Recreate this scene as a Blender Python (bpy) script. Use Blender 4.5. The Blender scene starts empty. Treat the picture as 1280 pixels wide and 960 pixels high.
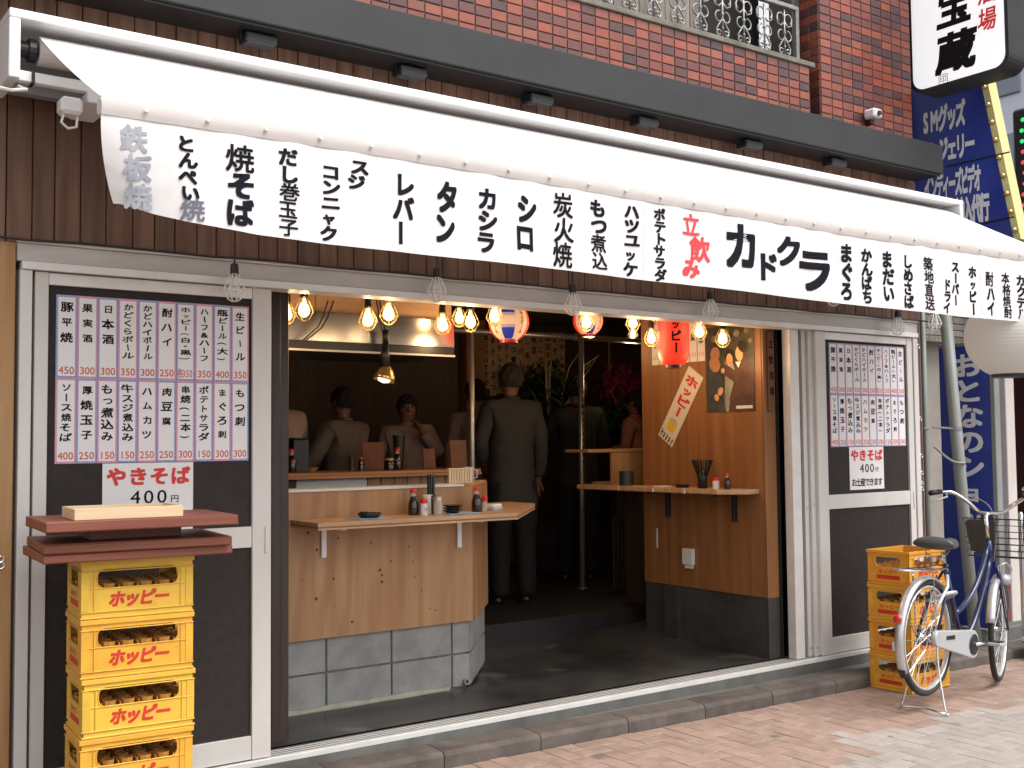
import bpy, bmesh, math, random
from mathutils import Vector, Matrix
R = math.radians
random.seed(7)
SC = bpy.context.scene
COL = SC.collection

# ------------------------------------------------------------------ camera
F, YAW, PIT, ROL, EYE = 1400.0, 0.6217808, -0.0522084, -0.00977555, 1.48
def _m(a, b, c): return Matrix((a, b, c))
MV = (_m((math.cos(ROL), -math.sin(ROL), 0), (math.sin(ROL), math.cos(ROL), 0), (0, 0, 1)) @
      _m((1, 0, 0), (0, math.cos(PIT), -math.sin(PIT)), (0, math.sin(PIT), math.cos(PIT))) @
      _m((1, 0, 0), (0, 0, -1), (0, 1, 0)) @
      _m((math.cos(YAW), -math.sin(YAW), 0), (math.sin(YAW), math.cos(YAW), 0), (0, 0, 1)))
CAM = Vector((0, 0, EYE))
def ray(px, py): return MV.transposed() @ Vector(((px-640)/F, (py-480)/F, 1))
def PY(px, py, Y): d = ray(px, py); return CAM + d*(Y/d.y)          # measured point on a plane facing the street
def PX(px, py, X): d = ray(px, py); return CAM + d*(X/d.x)
def PZ(px, py, Z): d = ray(px, py); return CAM + d*((Z-EYE)/d.z)
def PD(px, py, D): return CAM + ray(px, py)*D
def proj(p):
    v = MV @ (Vector(p)-CAM)
    return (640+F*v.x/v.z, 480+F*v.y/v.z, v.z) if v.z > .05 else (-9999, -9999, v.z)
cd = bpy.data.cameras.new('camera'); cam = bpy.data.objects.new('camera', cd); COL.objects.link(cam)
r0, r1, r2 = MV[0], -MV[1], -MV[2]
cam.matrix_world = Matrix(((r0.x, r1.x, r2.x, 0), (r0.y, r1.y, r2.y, 0), (r0.z, r1.z, r2.z, EYE), (0, 0, 0, 1)))
cd.sensor_width = 36; cd.lens = F/1280*36; cd.clip_start = .05; cd.clip_end = 500
SC.camera = cam

# ------------------------------------------------------------------ sky, sun, exposure
SUN_EL, SUN_AZ = 58.0, 150.0            # azimuth clockwise from +Y
w = bpy.data.worlds.new('World'); SC.world = w; w.use_nodes = True
nt = w.node_tree; nt.nodes.clear()
sky = nt.nodes.new('ShaderNodeTexSky'); sky.sky_type = 'NISHITA'; sky.sun_disc = False
sky.sun_elevation = R(SUN_EL); sky.sun_rotation = R(SUN_AZ); sky.dust_density = 4; sky.ozone_density = 1
hs = nt.nodes.new('ShaderNodeHueSaturation'); hs.inputs['Saturation'].default_value = .12; hs.inputs['Value'].default_value = 1.0
bg = nt.nodes.new('ShaderNodeBackground'); bg.inputs[1].default_value = .15
wo = nt.nodes.new('ShaderNodeOutputWorld')
nt.links.new(sky.outputs[0], hs.inputs['Color']); nt.links.new(hs.outputs[0], bg.inputs[0]); nt.links.new(bg.outputs[0], wo.inputs[0])
sl = bpy.data.lights.new('sun', 'SUN'); sl.energy = 1.3; sl.angle = R(32); sl.color = (1, .96, .9)
so = bpy.data.objects.new('sun', sl); COL.objects.link(so)
sd = Vector((math.sin(R(SUN_AZ))*math.cos(R(SUN_EL)), math.cos(R(SUN_AZ))*math.cos(R(SUN_EL)), math.sin(R(SUN_EL))))
so.rotation_euler = sd.to_track_quat('Z', 'Y').to_euler()
SC.view_settings.view_transform = 'Standard'; SC.view_settings.look = 'None'
SC.view_settings.exposure = 0.88; SC.view_settings.gamma = 1; SC.view_settings.use_curve_mapping = False

# ------------------------------------------------------------------ materials
MATS = {}
def mat(name, c1, c2=None, rough=.55, metal=0.0, scale=6, stretch=(1, 1, 1), bump=0.0, bscale=60, detail=4, rnd=0.0,
        emit=None, estr=0, alpha=1, trans=0.0, contrast=(.35, .65), spots=None, coat=0, island=0.0):
    if name in MATS: return MATS[name]
    m = bpy.data.materials.new(name); m.use_nodes = True; MATS[name] = m
    n = m.node_tree.nodes; L = m.node_tree.links; b = n['Principled BSDF']
    b.inputs['Roughness'].default_value = rough; b.inputs['Metallic'].default_value = metal
    b.inputs['Base Color'].default_value = (*c1, 1)
    if coat: b.inputs['Coat Weight'].default_value = coat
    tc = n.new('ShaderNodeTexCoord'); mp = n.new('ShaderNodeMapping'); mp.inputs['Scale'].default_value = stretch
    L.new(tc.outputs['Object'], mp.inputs[0])
    oi = n.new('ShaderNodeObjectInfo'); ad = n.new('ShaderNodeVectorMath'); ad.operation = 'ADD'
    sc_ = n.new('ShaderNodeVectorMath'); sc_.operation = 'SCALE'; sc_.inputs[3].default_value = 7.3
    cb = n.new('ShaderNodeCombineXYZ')
    for i in range(3): L.new(oi.outputs['Random'], cb.inputs[i])
    L.new(cb.outputs[0], sc_.inputs[0]); L.new(mp.outputs[0], ad.inputs[0]); L.new(sc_.outputs[0], ad.inputs[1])
    vec = ad.outputs[0]; col = None
    if c2 is not None:
        no = n.new('ShaderNodeTexNoise'); no.inputs['Scale'].default_value = scale; no.inputs['Detail'].default_value = detail
        no.inputs['Roughness'].default_value = .62
        L.new(vec, no.inputs['Vector'])
        mr = n.new('ShaderNodeMapRange'); mr.inputs[1].default_value, mr.inputs[2].default_value = contrast
        L.new(no.outputs['Fac'], mr.inputs[0])
        mx = n.new('ShaderNodeMix'); mx.data_type = 'RGBA'
        mx.inputs[6].default_value = (*c1, 1); mx.inputs[7].default_value = (*c2, 1)
        L.new(mr.outputs[0], mx.inputs[0]); col = mx.outputs[2]
    if spots:                                  # (colour, scale, threshold)
        s = n.new('ShaderNodeTexNoise'); s.inputs['Scale'].default_value = spots[1]; s.inputs['Detail'].default_value = 5
        L.new(vec, s.inputs['Vector'])
        mr = n.new('ShaderNodeMapRange'); mr.inputs[1].default_value = spots[2]; mr.inputs[2].default_value = spots[2]+.08
        L.new(s.outputs['Fac'], mr.inputs[0])
        mx = n.new('ShaderNodeMix'); mx.data_type = 'RGBA'; mx.inputs[7].default_value = (*spots[0], 1)
        if col: L.new(col, mx.inputs[6])
        else: mx.inputs[6].default_value = (*c1, 1)
        L.new(mr.outputs[0], mx.inputs[0]); col = mx.outputs[2]
    if rnd or island:
        h = n.new('ShaderNodeHueSaturation'); mr = n.new('ShaderNodeMapRange'); k = rnd or island
        mr.inputs[3].default_value = 1-k; mr.inputs[4].default_value = 1+k
        if island:
            g = n.new('ShaderNodeNewGeometry'); L.new(g.outputs['Random Per Island'], mr.inputs[0])
        else: L.new(oi.outputs['Random'], mr.inputs[0])
        L.new(mr.outputs[0], h.inputs['Value'])
        if col: L.new(col, h.inputs['Color'])
        else: h.inputs['Color'].default_value = (*c1, 1)
        col = h.outputs[0]
    if col: L.new(col, b.inputs['Base Color'])
    if bump:
        nb = n.new('ShaderNodeTexNoise'); nb.inputs['Scale'].default_value = bscale; nb.inputs['Detail'].default_value = 3
        L.new(vec, nb.inputs['Vector']); bp = n.new('ShaderNodeBump'); bp.inputs['Strength'].default_value = bump
        bp.inputs['Distance'].default_value = .004
        L.new(nb.outputs['Fac'], bp.inputs['Height']); L.new(bp.outputs[0], b.inputs['Normal'])
    if emit: b.inputs['Emission Color'].default_value = (*emit, 1); b.inputs['Emission Strength'].default_value = estr
    if trans: b.inputs['Transmission Weight'].default_value = trans
    if alpha < 1: b.inputs['Alpha'].default_value = alpha
    return m
def cloth_mat(name, c, tr=.25, c2=None, scale=9, wr=.15, wscale=7, stretch=(1, 1, 1)):
    m = mat(name, c, c2, rough=.75, scale=scale, stretch=stretch)
    n = m.node_tree.nodes; L = m.node_tree.links; b = n['Principled BSDF']; out = n['Material Output']
    t = n.new('ShaderNodeBsdfTranslucent'); t.inputs[0].default_value = (*c, 1)
    mx = n.new('ShaderNodeMixShader'); mx.inputs[0].default_value = tr
    L.new(b.outputs[0], mx.inputs[1]); L.new(t.outputs[0], mx.inputs[2]); L.new(mx.outputs[0], out.inputs[0])
    if wr:
        tc = n.new('ShaderNodeTexCoord'); no = n.new('ShaderNodeTexNoise'); no.inputs['Scale'].default_value = wscale; no.inputs['Detail'].default_value = 2
        L.new(tc.outputs['Object'], no.inputs['Vector']); bp = n.new('ShaderNodeBump'); bp.inputs['Strength'].default_value = wr; bp.inputs['Distance'].default_value = .03
        L.new(no.outputs['Fac'], bp.inputs['Height']); L.new(bp.outputs[0], b.inputs['Normal']); L.new(bp.outputs[0], t.inputs['Normal'])
    return m

def wood(name, c1, c2, grain='z', scale=5, rough=.5, rnd=.12, bump=.12, coat=0, contrast=(.32, .68)):
    st = {'x': (.6, 9, 9), 'y': (9, .6, 9), 'z': (9, 9, .6)}[grain]
    return mat(name, c1, c2, rough=rough, scale=scale, stretch=st, bump=bump, bscale=22, detail=6, rnd=rnd, coat=coat, contrast=contrast)

def figure(m, dark, sc_, dist, axis='X', amt=.5):
    n = m.node_tree.nodes; L = m.node_tree.links; b = n['Principled BSDF']; src = b.inputs['Base Color'].links[0].from_socket
    tc = n.new('ShaderNodeTexCoord'); mp = n.new('ShaderNodeMapping'); mp.inputs['Scale'].default_value = (1, 1, .22) if axis == 'X' else (.22, 1, 1)
    if axis == 'Y': mp.inputs['Scale'].default_value = (1, 1, .22)
    L.new(tc.outputs['Object'], mp.inputs[0]); wv = n.new('ShaderNodeTexWave'); wv.wave_type = 'BANDS'; wv.bands_direction = {'X': 'X', 'Y': 'Y', 'Z': 'Y'}[axis]
    wv.inputs['Scale'].default_value = sc_; wv.inputs['Distortion'].default_value = dist; wv.inputs['Detail'].default_value = 2.5; wv.inputs['Detail Scale'].default_value = .55
    L.new(mp.outputs[0], wv.inputs[0]); mr = n.new('ShaderNodeMapRange'); mr.inputs[1].default_value = .55; mr.inputs[2].default_value = .95; mr.inputs[4].default_value = amt
    L.new(wv.outputs['Fac'], mr.inputs[0]); mx = n.new('ShaderNodeMix'); mx.data_type = 'RGBA'; mx.inputs[7].default_value = (*dark, 1)
    L.new(src, mx.inputs[6]); L.new(mr.outputs[0], mx.inputs[0]); L.new(mx.outputs[2], b.inputs['Base Color'])
M_PLANK = wood('stained_plank', (.098, .045, .028), (.195, .104, .064), 'z', 2.4, .65, .16, .2)
M_PLY = wood('pine_plywood', (.31, .155, .064), (.47, .265, .125), 'z', 1.3, .5, .04, .1, contrast=(.3, .7))
M_PLYX = wood('pine_plywood_lengthwise', (.46, .27, .14), (.62, .40, .22), 'x', 2.0, .42, .05, .1)
M_OAK = wood('orange_wall_veneer', (.225, .090, .030), (.345, .158, .057), 'z', 1.5, .5, .0, .1, contrast=(.3, .72))
figure(M_PLY, (.27, .11, .040), 2.2, 26, 'X', .42)
figure(M_PLYX, (.36, .18, .08), 3, 16, 'Z', .35)
figure(M_OAK, (.20, .075, .022), 3, 18, 'Y', .35)
M_OAKPOST = wood('honey_post_wood', (.27, .135, .05), (.42, .24, .10), 'z', 2.0, .5, .05, .15)
M_TABLE = wood('red_brown_tabletop', (.17, .046, .026), (.25, .082, .048), 'x', 2.6, .5, .10, .05)
M_TRAY = wood('pale_tray_wood', (.62, .45, .28), (.75, .58, .38), 'x', 2.0, .5, .05, .08)
M_COUNTER = wood('orange_counter_wood', (.34, .14, .05), (.48, .24, .10), 'x', 2.5, .4, .05, .05)
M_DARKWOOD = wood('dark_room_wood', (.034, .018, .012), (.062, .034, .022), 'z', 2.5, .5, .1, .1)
M_DARKPOST = mat('dark_brown_post', (.028, .016, .013), (.045, .026, .02), rough=.45, scale=4, stretch=(6, 6, .5))
M_ALU = mat('dull_aluminium', (.60, .575, .55), (.68, .65, .62), rough=.45, metal=.15, scale=3, stretch=(1, 1, .3), bump=.05)
M_ALUW = mat('bright_aluminium', (.78, .76, .74), (.70, .68, .66), rough=.4, metal=.15, scale=8)
M_HEADER = mat('grey_header_paint', (.52, .485, .455), (.44, .41, .385), rough=.55, scale=2.5, stretch=(1, 1, 6), bump=.1, spots=((.3, .28, .26), 30, .72))
M_FILM = mat('dark_door_film', (.026, .020, .018), (.034, .027, .025), rough=.62, scale=30)
M_FILM.node_tree.nodes['Principled BSDF'].inputs['Specular IOR Level'].default_value = .25
M_BLACK = mat('black_plastic', (.012, .012, .013), rough=.4)
M_GAP = mat('dark_gap', (.01, .009, .009), rough=.8)
M_PAPER = mat('white_paper', (.78, .76, .76), rough=.6)
M_INK = mat('black_ink', (.008, .007, .009), rough=.8)
M_INK.node_tree.nodes['Principled BSDF'].inputs['Specular IOR Level'].default_value = .15
M_INKB = mat('banner_ink', (.012, .011, .018), rough=.9)
M_INKB.node_tree.nodes['Principled BSDF'].inputs['Specular IOR Level'].default_value = .1
M_INKGLARE = mat('glare_washed_banner_ink', (.22, .23, .29), (.40, .41, .46), rough=.7, scale=8)  # black print lightened: sun glare over it is painted into the colour
M_INKH = mat('half_glare_banner_ink', (.12, .12, .16), rough=.7)  # same print with weaker glare painted into its colour
M_REDINK = mat('red_ink', (.62, .035, .03), rough=.6)
M_PRICE = mat('price_red_ink', (.60, .10, .06), rough=.6)
M_CRIM = mat('banner_red_ink', (.80, .04, .05), rough=.65)
M_PINK = mat('pink_border', (.62, .13, .30), rough=.6)
M_BLUEB = mat('blue_border', (.10, .20, .52), rough=.6)
M_DOT = mat('white_dots', (.8, .78, .8), rough=.6)
M_CONC = mat('poured_concrete', (.085, .083, .078), (.17, .165, .15), rough=.75, scale=2.2, bump=.35, bscale=30, spots=((.24, .23, .21), 5, .66))
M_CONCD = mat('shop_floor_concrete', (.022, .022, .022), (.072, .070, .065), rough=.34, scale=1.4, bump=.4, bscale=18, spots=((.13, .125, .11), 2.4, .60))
M_BLOCK = mat('concrete_block', (.22, .22, .212), (.30, .298, .285), rough=.9, scale=7, bump=.5, bscale=160, rnd=.07)
M_MORTAR = mat('mortar', (.13, .125, .11), (.2, .19, .165), rough=.9, scale=20)
M_FILLET = mat('pale_mortar_fillet', (.36, .34, .28), (.27, .25, .21), rough=.9, scale=14, bump=.4, bscale=50)
M_KERB = mat('kerb_granite', (.062, .050, .044), (.125, .102, .090), rough=.8, scale=5, bump=.5, bscale=70, rnd=.1, spots=((.2, .18, .16), 40, .70))
M_TILE = None
M_CAP = mat('mossy_stone_cap', (.20, .19, .15), (.11, .105, .085), rough=.8, scale=8, bump=.3)
M_BAND = mat('charcoal_metal_fascia', (.010, .0105, .012), (.017, .0175, .019), rough=.6, scale=3)
M_IRON = mat('galvanised_iron', (.34, .34, .33), (.22, .22, .21), rough=.5, metal=.6, scale=25)
M_STEEL = mat('stainless_steel', (.62, .60, .57), (.52, .50, .47), rough=.22, metal=1, scale=3, stretch=(.4, 1, 3))
M_CHROME = mat('chrome', (.75, .75, .76), rough=.16, metal=1)
M_CRATE = mat('yellow_crate_plastic', (.77, .42, .042), (.64, .32, .035), rough=.42, scale=7, spots=((.55, .30, .05), 26, .70), bump=.1)
M_CRATE2 = mat('lemon_crate_plastic', (.76, .47, .05), (.64, .38, .045), rough=.42, scale=7, spots=((.6, .38, .08), 26, .70), bump=.1)
M_CRATEIN = mat('crate_inside', (.50, .22, .035), (.36, .15, .03), rough=.6, scale=14)
M_LOGO = mat('crate_red_print', (.62, .03, .015), (.50, .03, .015), rough=.5, scale=30)
M_RUBBER = mat('tyre_rubber', (.018, .018, .019), (.03, .03, .03), rough=.75, scale=30)
M_NAVY = mat('navy_frame_paint', (.008, .018, .075), rough=.3, coat=.3)
M_SILVERP = mat('silver_plastic', (.50, .50, .52), rough=.35, metal=.3)
M_REDREF = mat('red_reflector', (.6, .02, .015), rough=.2, coat=1)
M_GREYPL = mat('grey_pipe_plastic', (.25, .26, .25), (.19, .20, .19), rough=.5, scale=3, stretch=(1, 1, .4))
M_SKIN = mat('skin', (.17, .08, .052), rough=.55)
M_HAIR = mat('black_hair', (.006, .005, .005), rough=.85)

# ------------------------------------------------------------------ mesh builder
class MB:
    def __init__(s): s.v = []; s.f = []
    def add(s, vs, fs):
        b = len(s.v); s.v += [tuple(v) for v in vs]; s.f += [tuple(i+b for i in f) for f in fs]; return s
    def box(s, x0, x1, y0, y1, z0, z1, c=0.0):
        if c <= 0:
            return s.add([(x, y, z) for x in (x0, x1) for y in (y0, y1) for z in (z0, z1)],
                         [(0, 1, 3, 2), (4, 6, 7, 5), (0, 4, 5, 1), (2, 3, 7, 6), (0, 2, 6, 4), (1, 5, 7, 3)])
        # all edges chamfered by c: hull of 24 points
        X = (x0, x1); Y = (y0, y1); Z = (z0, z1); vs = []; idx = {}
        for i in (0, 1):
            for j in (0, 1):
                for k in (0, 1):
                    sx = c if i == 0 else -c; sy = c if j == 0 else -c; sz = c if k == 0 else -c
                    idx[i, j, k, 0] = len(vs); vs.append((X[i], Y[j]+sy, Z[k]+sz))
                    idx[i, j, k, 1] = len(vs); vs.append((X[i]+sx, Y[j], Z[k]+sz))
                    idx[i, j, k, 2] = len(vs); vs.append((X[i]+sx, Y[j]+sy, Z[k]))
        fs = []
        q = lambda *a: fs.append(tuple(idx[t] for t in a))
        for i in (0, 1):
            o = [(i, 0, 0, 0), (i, 1, 0, 0), (i, 1, 1, 0), (i, 0, 1, 0)]; q(*(o if i else o[::-1]))
            o = [(0, i, 0, 1), (0, i, 1, 1), (1, i, 1, 1), (1, i, 0, 1)]; q(*(o if i else o[::-1]))
            o = [(0, 0, i, 2), (1, 0, i, 2), (1, 1, i, 2), (0, 1, i, 2)]; q(*(o if i else o[::-1]))
        for i in (0, 1):
            for j in (0, 1):
                q((i, j, 0, 0), (i, j, 0, 1), (i, j, 1, 1), (i, j, 1, 0))
                q((i, 0, j, 0), (i, 0, j, 2), (i, 1, j, 2), (i, 1, j, 0))
                q((0, i, j, 1), (0, i, j, 2), (1, i, j, 2), (1, i, j, 1))
                for k in (0, 1): q((i, j, k, 0), (i, j, k, 1), (i, j, k, 2))
        return s.add(vs, fs)
    def obox(s, c, sx, sy, sz, rot=None, ch=0.0):
        t = MB().box(-sx/2, sx/2, -sy/2, sy/2, -sz/2, sz/2, ch); rot = rot or Matrix.Identity(3)
        return s.add([Vector(c)+rot @ Vector(v) for v in t.v], t.f)
    def prism(s, pts, z0, z1, axis='z'):
        n = len(pts); f = {'z': lambda p, h: (p[0], p[1], h), 'y': lambda p, h: (p[0], h, p[1]), 'x': lambda p, h: (h, p[0], p[1])}[axis]
        vs = [f(p, z0) for p in pts]+[f(p, z1) for p in pts]
        return s.add(vs, [tuple(range(n))[::-1], tuple(range(n, 2*n))]+[(i, (i+1) % n, n+(i+1) % n, n+i) for i in range(n)])
    def tube(s, pts, r, n=8, caps=True, closed=False):
        pts = [Vector(p) for p in pts]; N = len(pts); rs = r if isinstance(r, (list, tuple)) else [r]*N
        base = len(s.v); up = None; vs = []
        for i, p in enumerate(pts):
            if closed: t = pts[(i+1) % N]-pts[i-1]
            else: t = pts[min(i+1, N-1)]-pts[max(i-1, 0)]
            t.normalize()
            if up is None:
                up = Vector((0, 0, 1)) if abs(t.z) < .9 else Vector((0, 1, 0))
            a = (up-t*up.dot(t))
            if a.length < 1e-4: a = t.orthogonal()
            a.normalize(); b = t.cross(a); up = a
            vs += [p+(a*math.cos(2*math.pi*k/n)+b*math.sin(2*math.pi*k/n))*rs[i] for k in range(n)]
        fs = []
        for i in range(N if closed else N-1):
            j = (i+1) % N
            for k in range(n): fs.append((i*n+k, i*n+(k+1) % n, j*n+(k+1) % n, j*n+k))
        if caps and not closed: fs += [tuple(range(n))[::-1], tuple((N-1)*n+k for k in range(n))]
        return s.add(vs, fs)
    def lathe(s, prof, n=20, c=(0, 0, 0), rot=None, cap=True):
        rot = rot or Matrix.Identity(3); c = Vector(c); vs = []; fs = []
        for (r, z) in prof: vs += [c+rot @ Vector((r*math.cos(2*math.pi*k/n), r*math.sin(2*math.pi*k/n), z)) for k in range(n)]
        for i in range(len(prof)-1):
            for k in range(n): fs.append((i*n+k, i*n+(k+1) % n, (i+1)*n+(k+1) % n, (i+1)*n+k))
        if cap:
            fs += [tuple(range(n))[::-1], tuple((len(prof)-1)*n+k for k in range(n))]
        return s.add(vs, fs)
    def torus(s, c, Rr, r, n=40, m=8, rot=None):
        rot = rot or Matrix.Identity(3)
        return s.tube([Vector(c)+rot @ Vector((Rr*math.cos(2*math.pi*k/n), 0, Rr*math.sin(2*math.pi*k/n))) for k in range(n)], r, m, closed=True)
    def grid(s, fn, nu, nv):
        vs = [fn(i/nu, j/nv) for i in range(nu+1) for j in range(nv+1)]
        return s.add(vs, [(i*(nv+1)+j, (i+1)*(nv+1)+j, (i+1)*(nv+1)+j+1, i*(nv+1)+j+1) for i in range(nu) for j in range(nv)])
    def xf(s, rot=None, loc=(0, 0, 0)):
        rot = rot or Matrix.Identity(3); s.v = [tuple(rot @ Vector(v)+Vector(loc)) for v in s.v]; return s
    def mesh(s, name, m, smooth=False):
        me = bpy.data.meshes.new(name); me.from_pydata(s.v, [], s.f); me.update()
        if m: me.materials.append(m)
        if smooth: me.polygons.foreach_set('use_smooth', [True]*len(me.polygons))
        return me
    def build(s, name, m, parent=None, smooth=False, bevel=0, loc=None, solid=0, sub=0, fix=False):
        me = s.mesh(name, m, smooth)
        if fix:
            bm = bmesh.new(); bm.from_mesh(me); bmesh.ops.recalc_face_normals(bm, faces=bm.faces); bm.to_mesh(me); bm.free()
        o = bpy.data.objects.new(name, me); COL.objects.link(o)
        if parent: o.parent = parent
        if loc is not None: o.location = loc
        if solid: md = o.modifiers.new('s', 'SOLIDIFY'); md.thickness = solid; md.offset = 0
        if bevel:
            md = o.modifiers.new('b', 'BEVEL'); md.width = bevel; md.segments = 2; md.limit_method = 'ANGLE'; md.angle_limit = R(40)
        if sub: md = o.modifiers.new('u', 'SUBSURF'); md.levels = sub; md.render_levels = sub
        return o
def link(me, name, parent=None, loc=None, rot=None):
    o = bpy.data.objects.new(name, me); COL.objects.link(o)
    if parent: o.parent = parent
    if loc is not None: o.location = loc
    if rot is not None: o.rotation_euler = rot
    return o
def tag(o, label=None, cat=None, group=None, kind=None):
    if label: o['label'] = label
    if cat: o['category'] = cat
    if group: o['group'] = group
    if kind: o['kind'] = kind
    return o
def thing(name, label, cat, loc=(0, 0, 0), rz=0, group=None):
    o = bpy.data.objects.new(name, None); COL.objects.link(o); o.empty_display_size = .1
    o.location = loc; o.rotation_euler = (0, 0, rz); return tag(o, label, cat, group)
def kids(o): return [c for c in bpy.data.objects if c.parent == o]
def copy_tree(o, parent=None, _m=None):
    if _m is None:
        _m = {}
        for c in bpy.data.objects:
            if c.parent: _m.setdefault(c.parent.name, []).append(c)
    c = o.copy(); COL.objects.link(c); c.parent = parent
    for ch in _m.get(o.name, []): copy_tree(ch, c, _m)
    return c
def structure(o): o['kind'] = 'structure'; return o

# ------------------------------------------------------------------ lettering: glyph outlines laid as thin print
GL = {}
def glyph(ch, off=0.0):
    key = (ch, off)
    if key in GL: return GL[key]
    cu = bpy.data.curves.new('g', 'FONT'); cu.body = ch; cu.size = 1; cu.resolution_u = 3; cu.fill_mode = 'FRONT'; cu.offset = off
    o = bpy.data.objects.new('g', cu); me = o.to_mesh()
    vs = [(v.co.x, v.co.y) for v in me.vertices]; fs = [tuple(p.vertices) for p in me.polygons]
    o.to_mesh_clear(); bpy.data.objects.remove(o); bpy.data.curves.remove(cu)
    if not vs: vs, fs = [], []
    wdt = (max(v[0] for v in vs), min(v[0] for v in vs)) if vs else (1, 0)
    GL[key] = (vs, fs, wdt); return GL[key]
OFF5 = [(0, 0), (1, 1), (-1, 1), (1, -1), (-1, -1), (1, 0), (-1, 0), (0, 1), (0, -1)]
ROTC = 'ー―()（）〜'
def put_char(mb, ch, cx, cy, w, h, fn, bold=.02, shear=0, rot=0, vertical=True):
    """one character centred on (cx, cy) of a surface, w x h metres; fn maps (u, v, lift) to 3-D"""
    kanji = 0x3400 <= ord(ch) <= 0x9FFF or ch in '&'
    vs, fs, _ = glyph(ch)
    if not vs: return
    small = ch in 'ッャュョっゃゅょィ' and vertical
    cjk = ord(ch) > 0x2000
    bx, by = (.5, .36) if cjk else ((_[0]+_[1])/2, .35)
    sc = .78 if small else 1
    copies = OFF5 if bold > .012 else OFF5[:1] if bold <= 0 else OFF5[:3]
    if not kanji: bold *= .85
    for k, (ox, oy) in enumerate(copies):
        out = []
        for (x, y) in vs:
            u, v = x-bx, y-by
            if vertical and ch in ROTC: u, v = v, -u
            u += ox*bold; v += oy*bold
            u, v = u*sc, v*sc
            u += shear*v
            if rot: u, v = u*math.cos(rot)-v*math.sin(rot), u*math.sin(rot)+v*math.cos(rot)
            out.append(fn(cx+u*w, cy+v*h, k*.00002))
        mb.add(out, fs)
def column(mb, text, cx, ytop, ybot, w, fn, bold=.02, dx=0, h=None, shear=0):
    n = len(text); st = (ytop-ybot)/n; h = h or min(st*1.0, w*1.25)
    for i, ch in enumerate(text):
        if ch == ' ': continue
        put_char(mb, ch, cx+dx*(i-(n-1)/2), ytop-st*(i+.5), w, h, fn, bold, shear)
def row(mb, text, x0, x1, cy, h, fn, bold=.02, w=None, shear=0):
    n = len(text); st = (x1-x0)/n; w = w or st
    for i, ch in enumerate(text):
        if ch != ' ': put_char(mb, ch, x0+st*(i+.5), cy, w, h, fn, bold, shear, vertical=False)
def plane_fn(o, ux, uy, lift=.0015):
    o, ux, uy = Vector(o), Vector(ux), Vector(uy); nn = ux.cross(uy).normalized()
    return lambda u, v, l: o+ux*u+uy*v+nn*(lift+l)
XV, YV, ZV = Vector((1, 0, 0)), Vector((0, 1, 0)), Vector((0, 0, 1))

# ================================================================== GROUND
def gz(x): return -.014*(x-2.8)
YK = 4.41                                 # street face of the kerb
M_PAVBASE = mat('sandy_paver_joint', (.085, .07, .058), (.14, .12, .10), rough=.9, scale=12, bump=.3)
M_ROAD = mat('far_street_paving', (.30, .235, .20), (.38, .31, .27), rough=.8, scale=3, bump=.3)
def paver_mat(name, a, b):
    return mat(name, a, b, rough=.75, scale=9, bump=.45, bscale=90, rnd=.09, spots=((.15, .115, .095), 4.5, .66))
M_PAVP = paver_mat('salmon_paver', (.245, .165, .130), (.32, .225, .182))
M_PAVG = paver_mat('pale_grey_paver', (.275, .238, .216), (.335, .292, .268))
xa, xb = -30, 40
base = MB().add([(xa, -30, gz(xa)-.012), (xb, -30, gz(xb)-.012), (xb, YK+.05, gz(xb)-.012), (xa, YK+.05, gz(xa)-.012)], [(0, 1, 2, 3)]).build('pavement', M_PAVBASE)
structure(base)
cells = []
u = .1; ca, sa = 1, 0
for a in range(-10, 130):
    for b in range(-45, 45):
        for (x0, y0, x1, y1) in ((0, 0, 2, 1), (0, 1, 1, 3)):
            X0 = (x0+a+2*b)*u; Y0 = 4.40-(4-(y0+a-2*b)*u); X1 = X0+(x1-x0)*u; Y1 = Y0+(y1-y0)*u
            if Y1 > YK+.001: 
                if Y0 > YK-.03: continue
                Y1 = YK-.002
            if Y0 < -2 or X1 > 13 or X0 < 1.2: continue
            cx, cy = (X0+X1)/2, (Y0+Y1)/2
            p = proj((cx, cy, gz(cx)))
            if -60 < p[0] < 1480 and 560 < p[1] < 1120: cells.append((p[2], X0, X1, Y0, Y1, p))
cells.sort()
PMESH = {}
def paver_mesh(w, h, grey):
    k = (round(w, 3), round(h, 3), grey)
    if k not in PMESH:
        PMESH[k] = MB().box(-w/2+.0018, w/2-.0018, -h/2+.0018, h/2-.0018, -.05, 0, .0022).mesh('paver', M_PAVG if grey else M_PAVP)
    return PMESH[k]
def is_grey(x, y): return y < 3.42+.05*math.sin(x*7) if x < 4.62 else y < 3.66+.06*math.sin(x*7)
rest = {0: MB(), 1: MB()}; cnt = 0
for (d, X0, X1, Y0, Y1, p) in cells:
    cx, cy = (X0+X1)/2, (Y0+Y1)/2; g = is_grey(cx, cy); z = gz(cx)+random.uniform(-.0012, .0012)
    if cnt < 300 and 0 <= p[0] <= 1290 and p[1] <= 965:
        o = link(paver_mesh(X1-X0, Y1-Y0, g), 'paver', base, (cx, cy, z), (random.uniform(-.004, .004), .014+random.uniform(-.004, .004), 0)); cnt += 1
    else:
        rest[1 if g else 0].box(X0+.0018, X1-.0018, Y0+.0018, Y1-.0018, z-.05, z, .0022)
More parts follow.
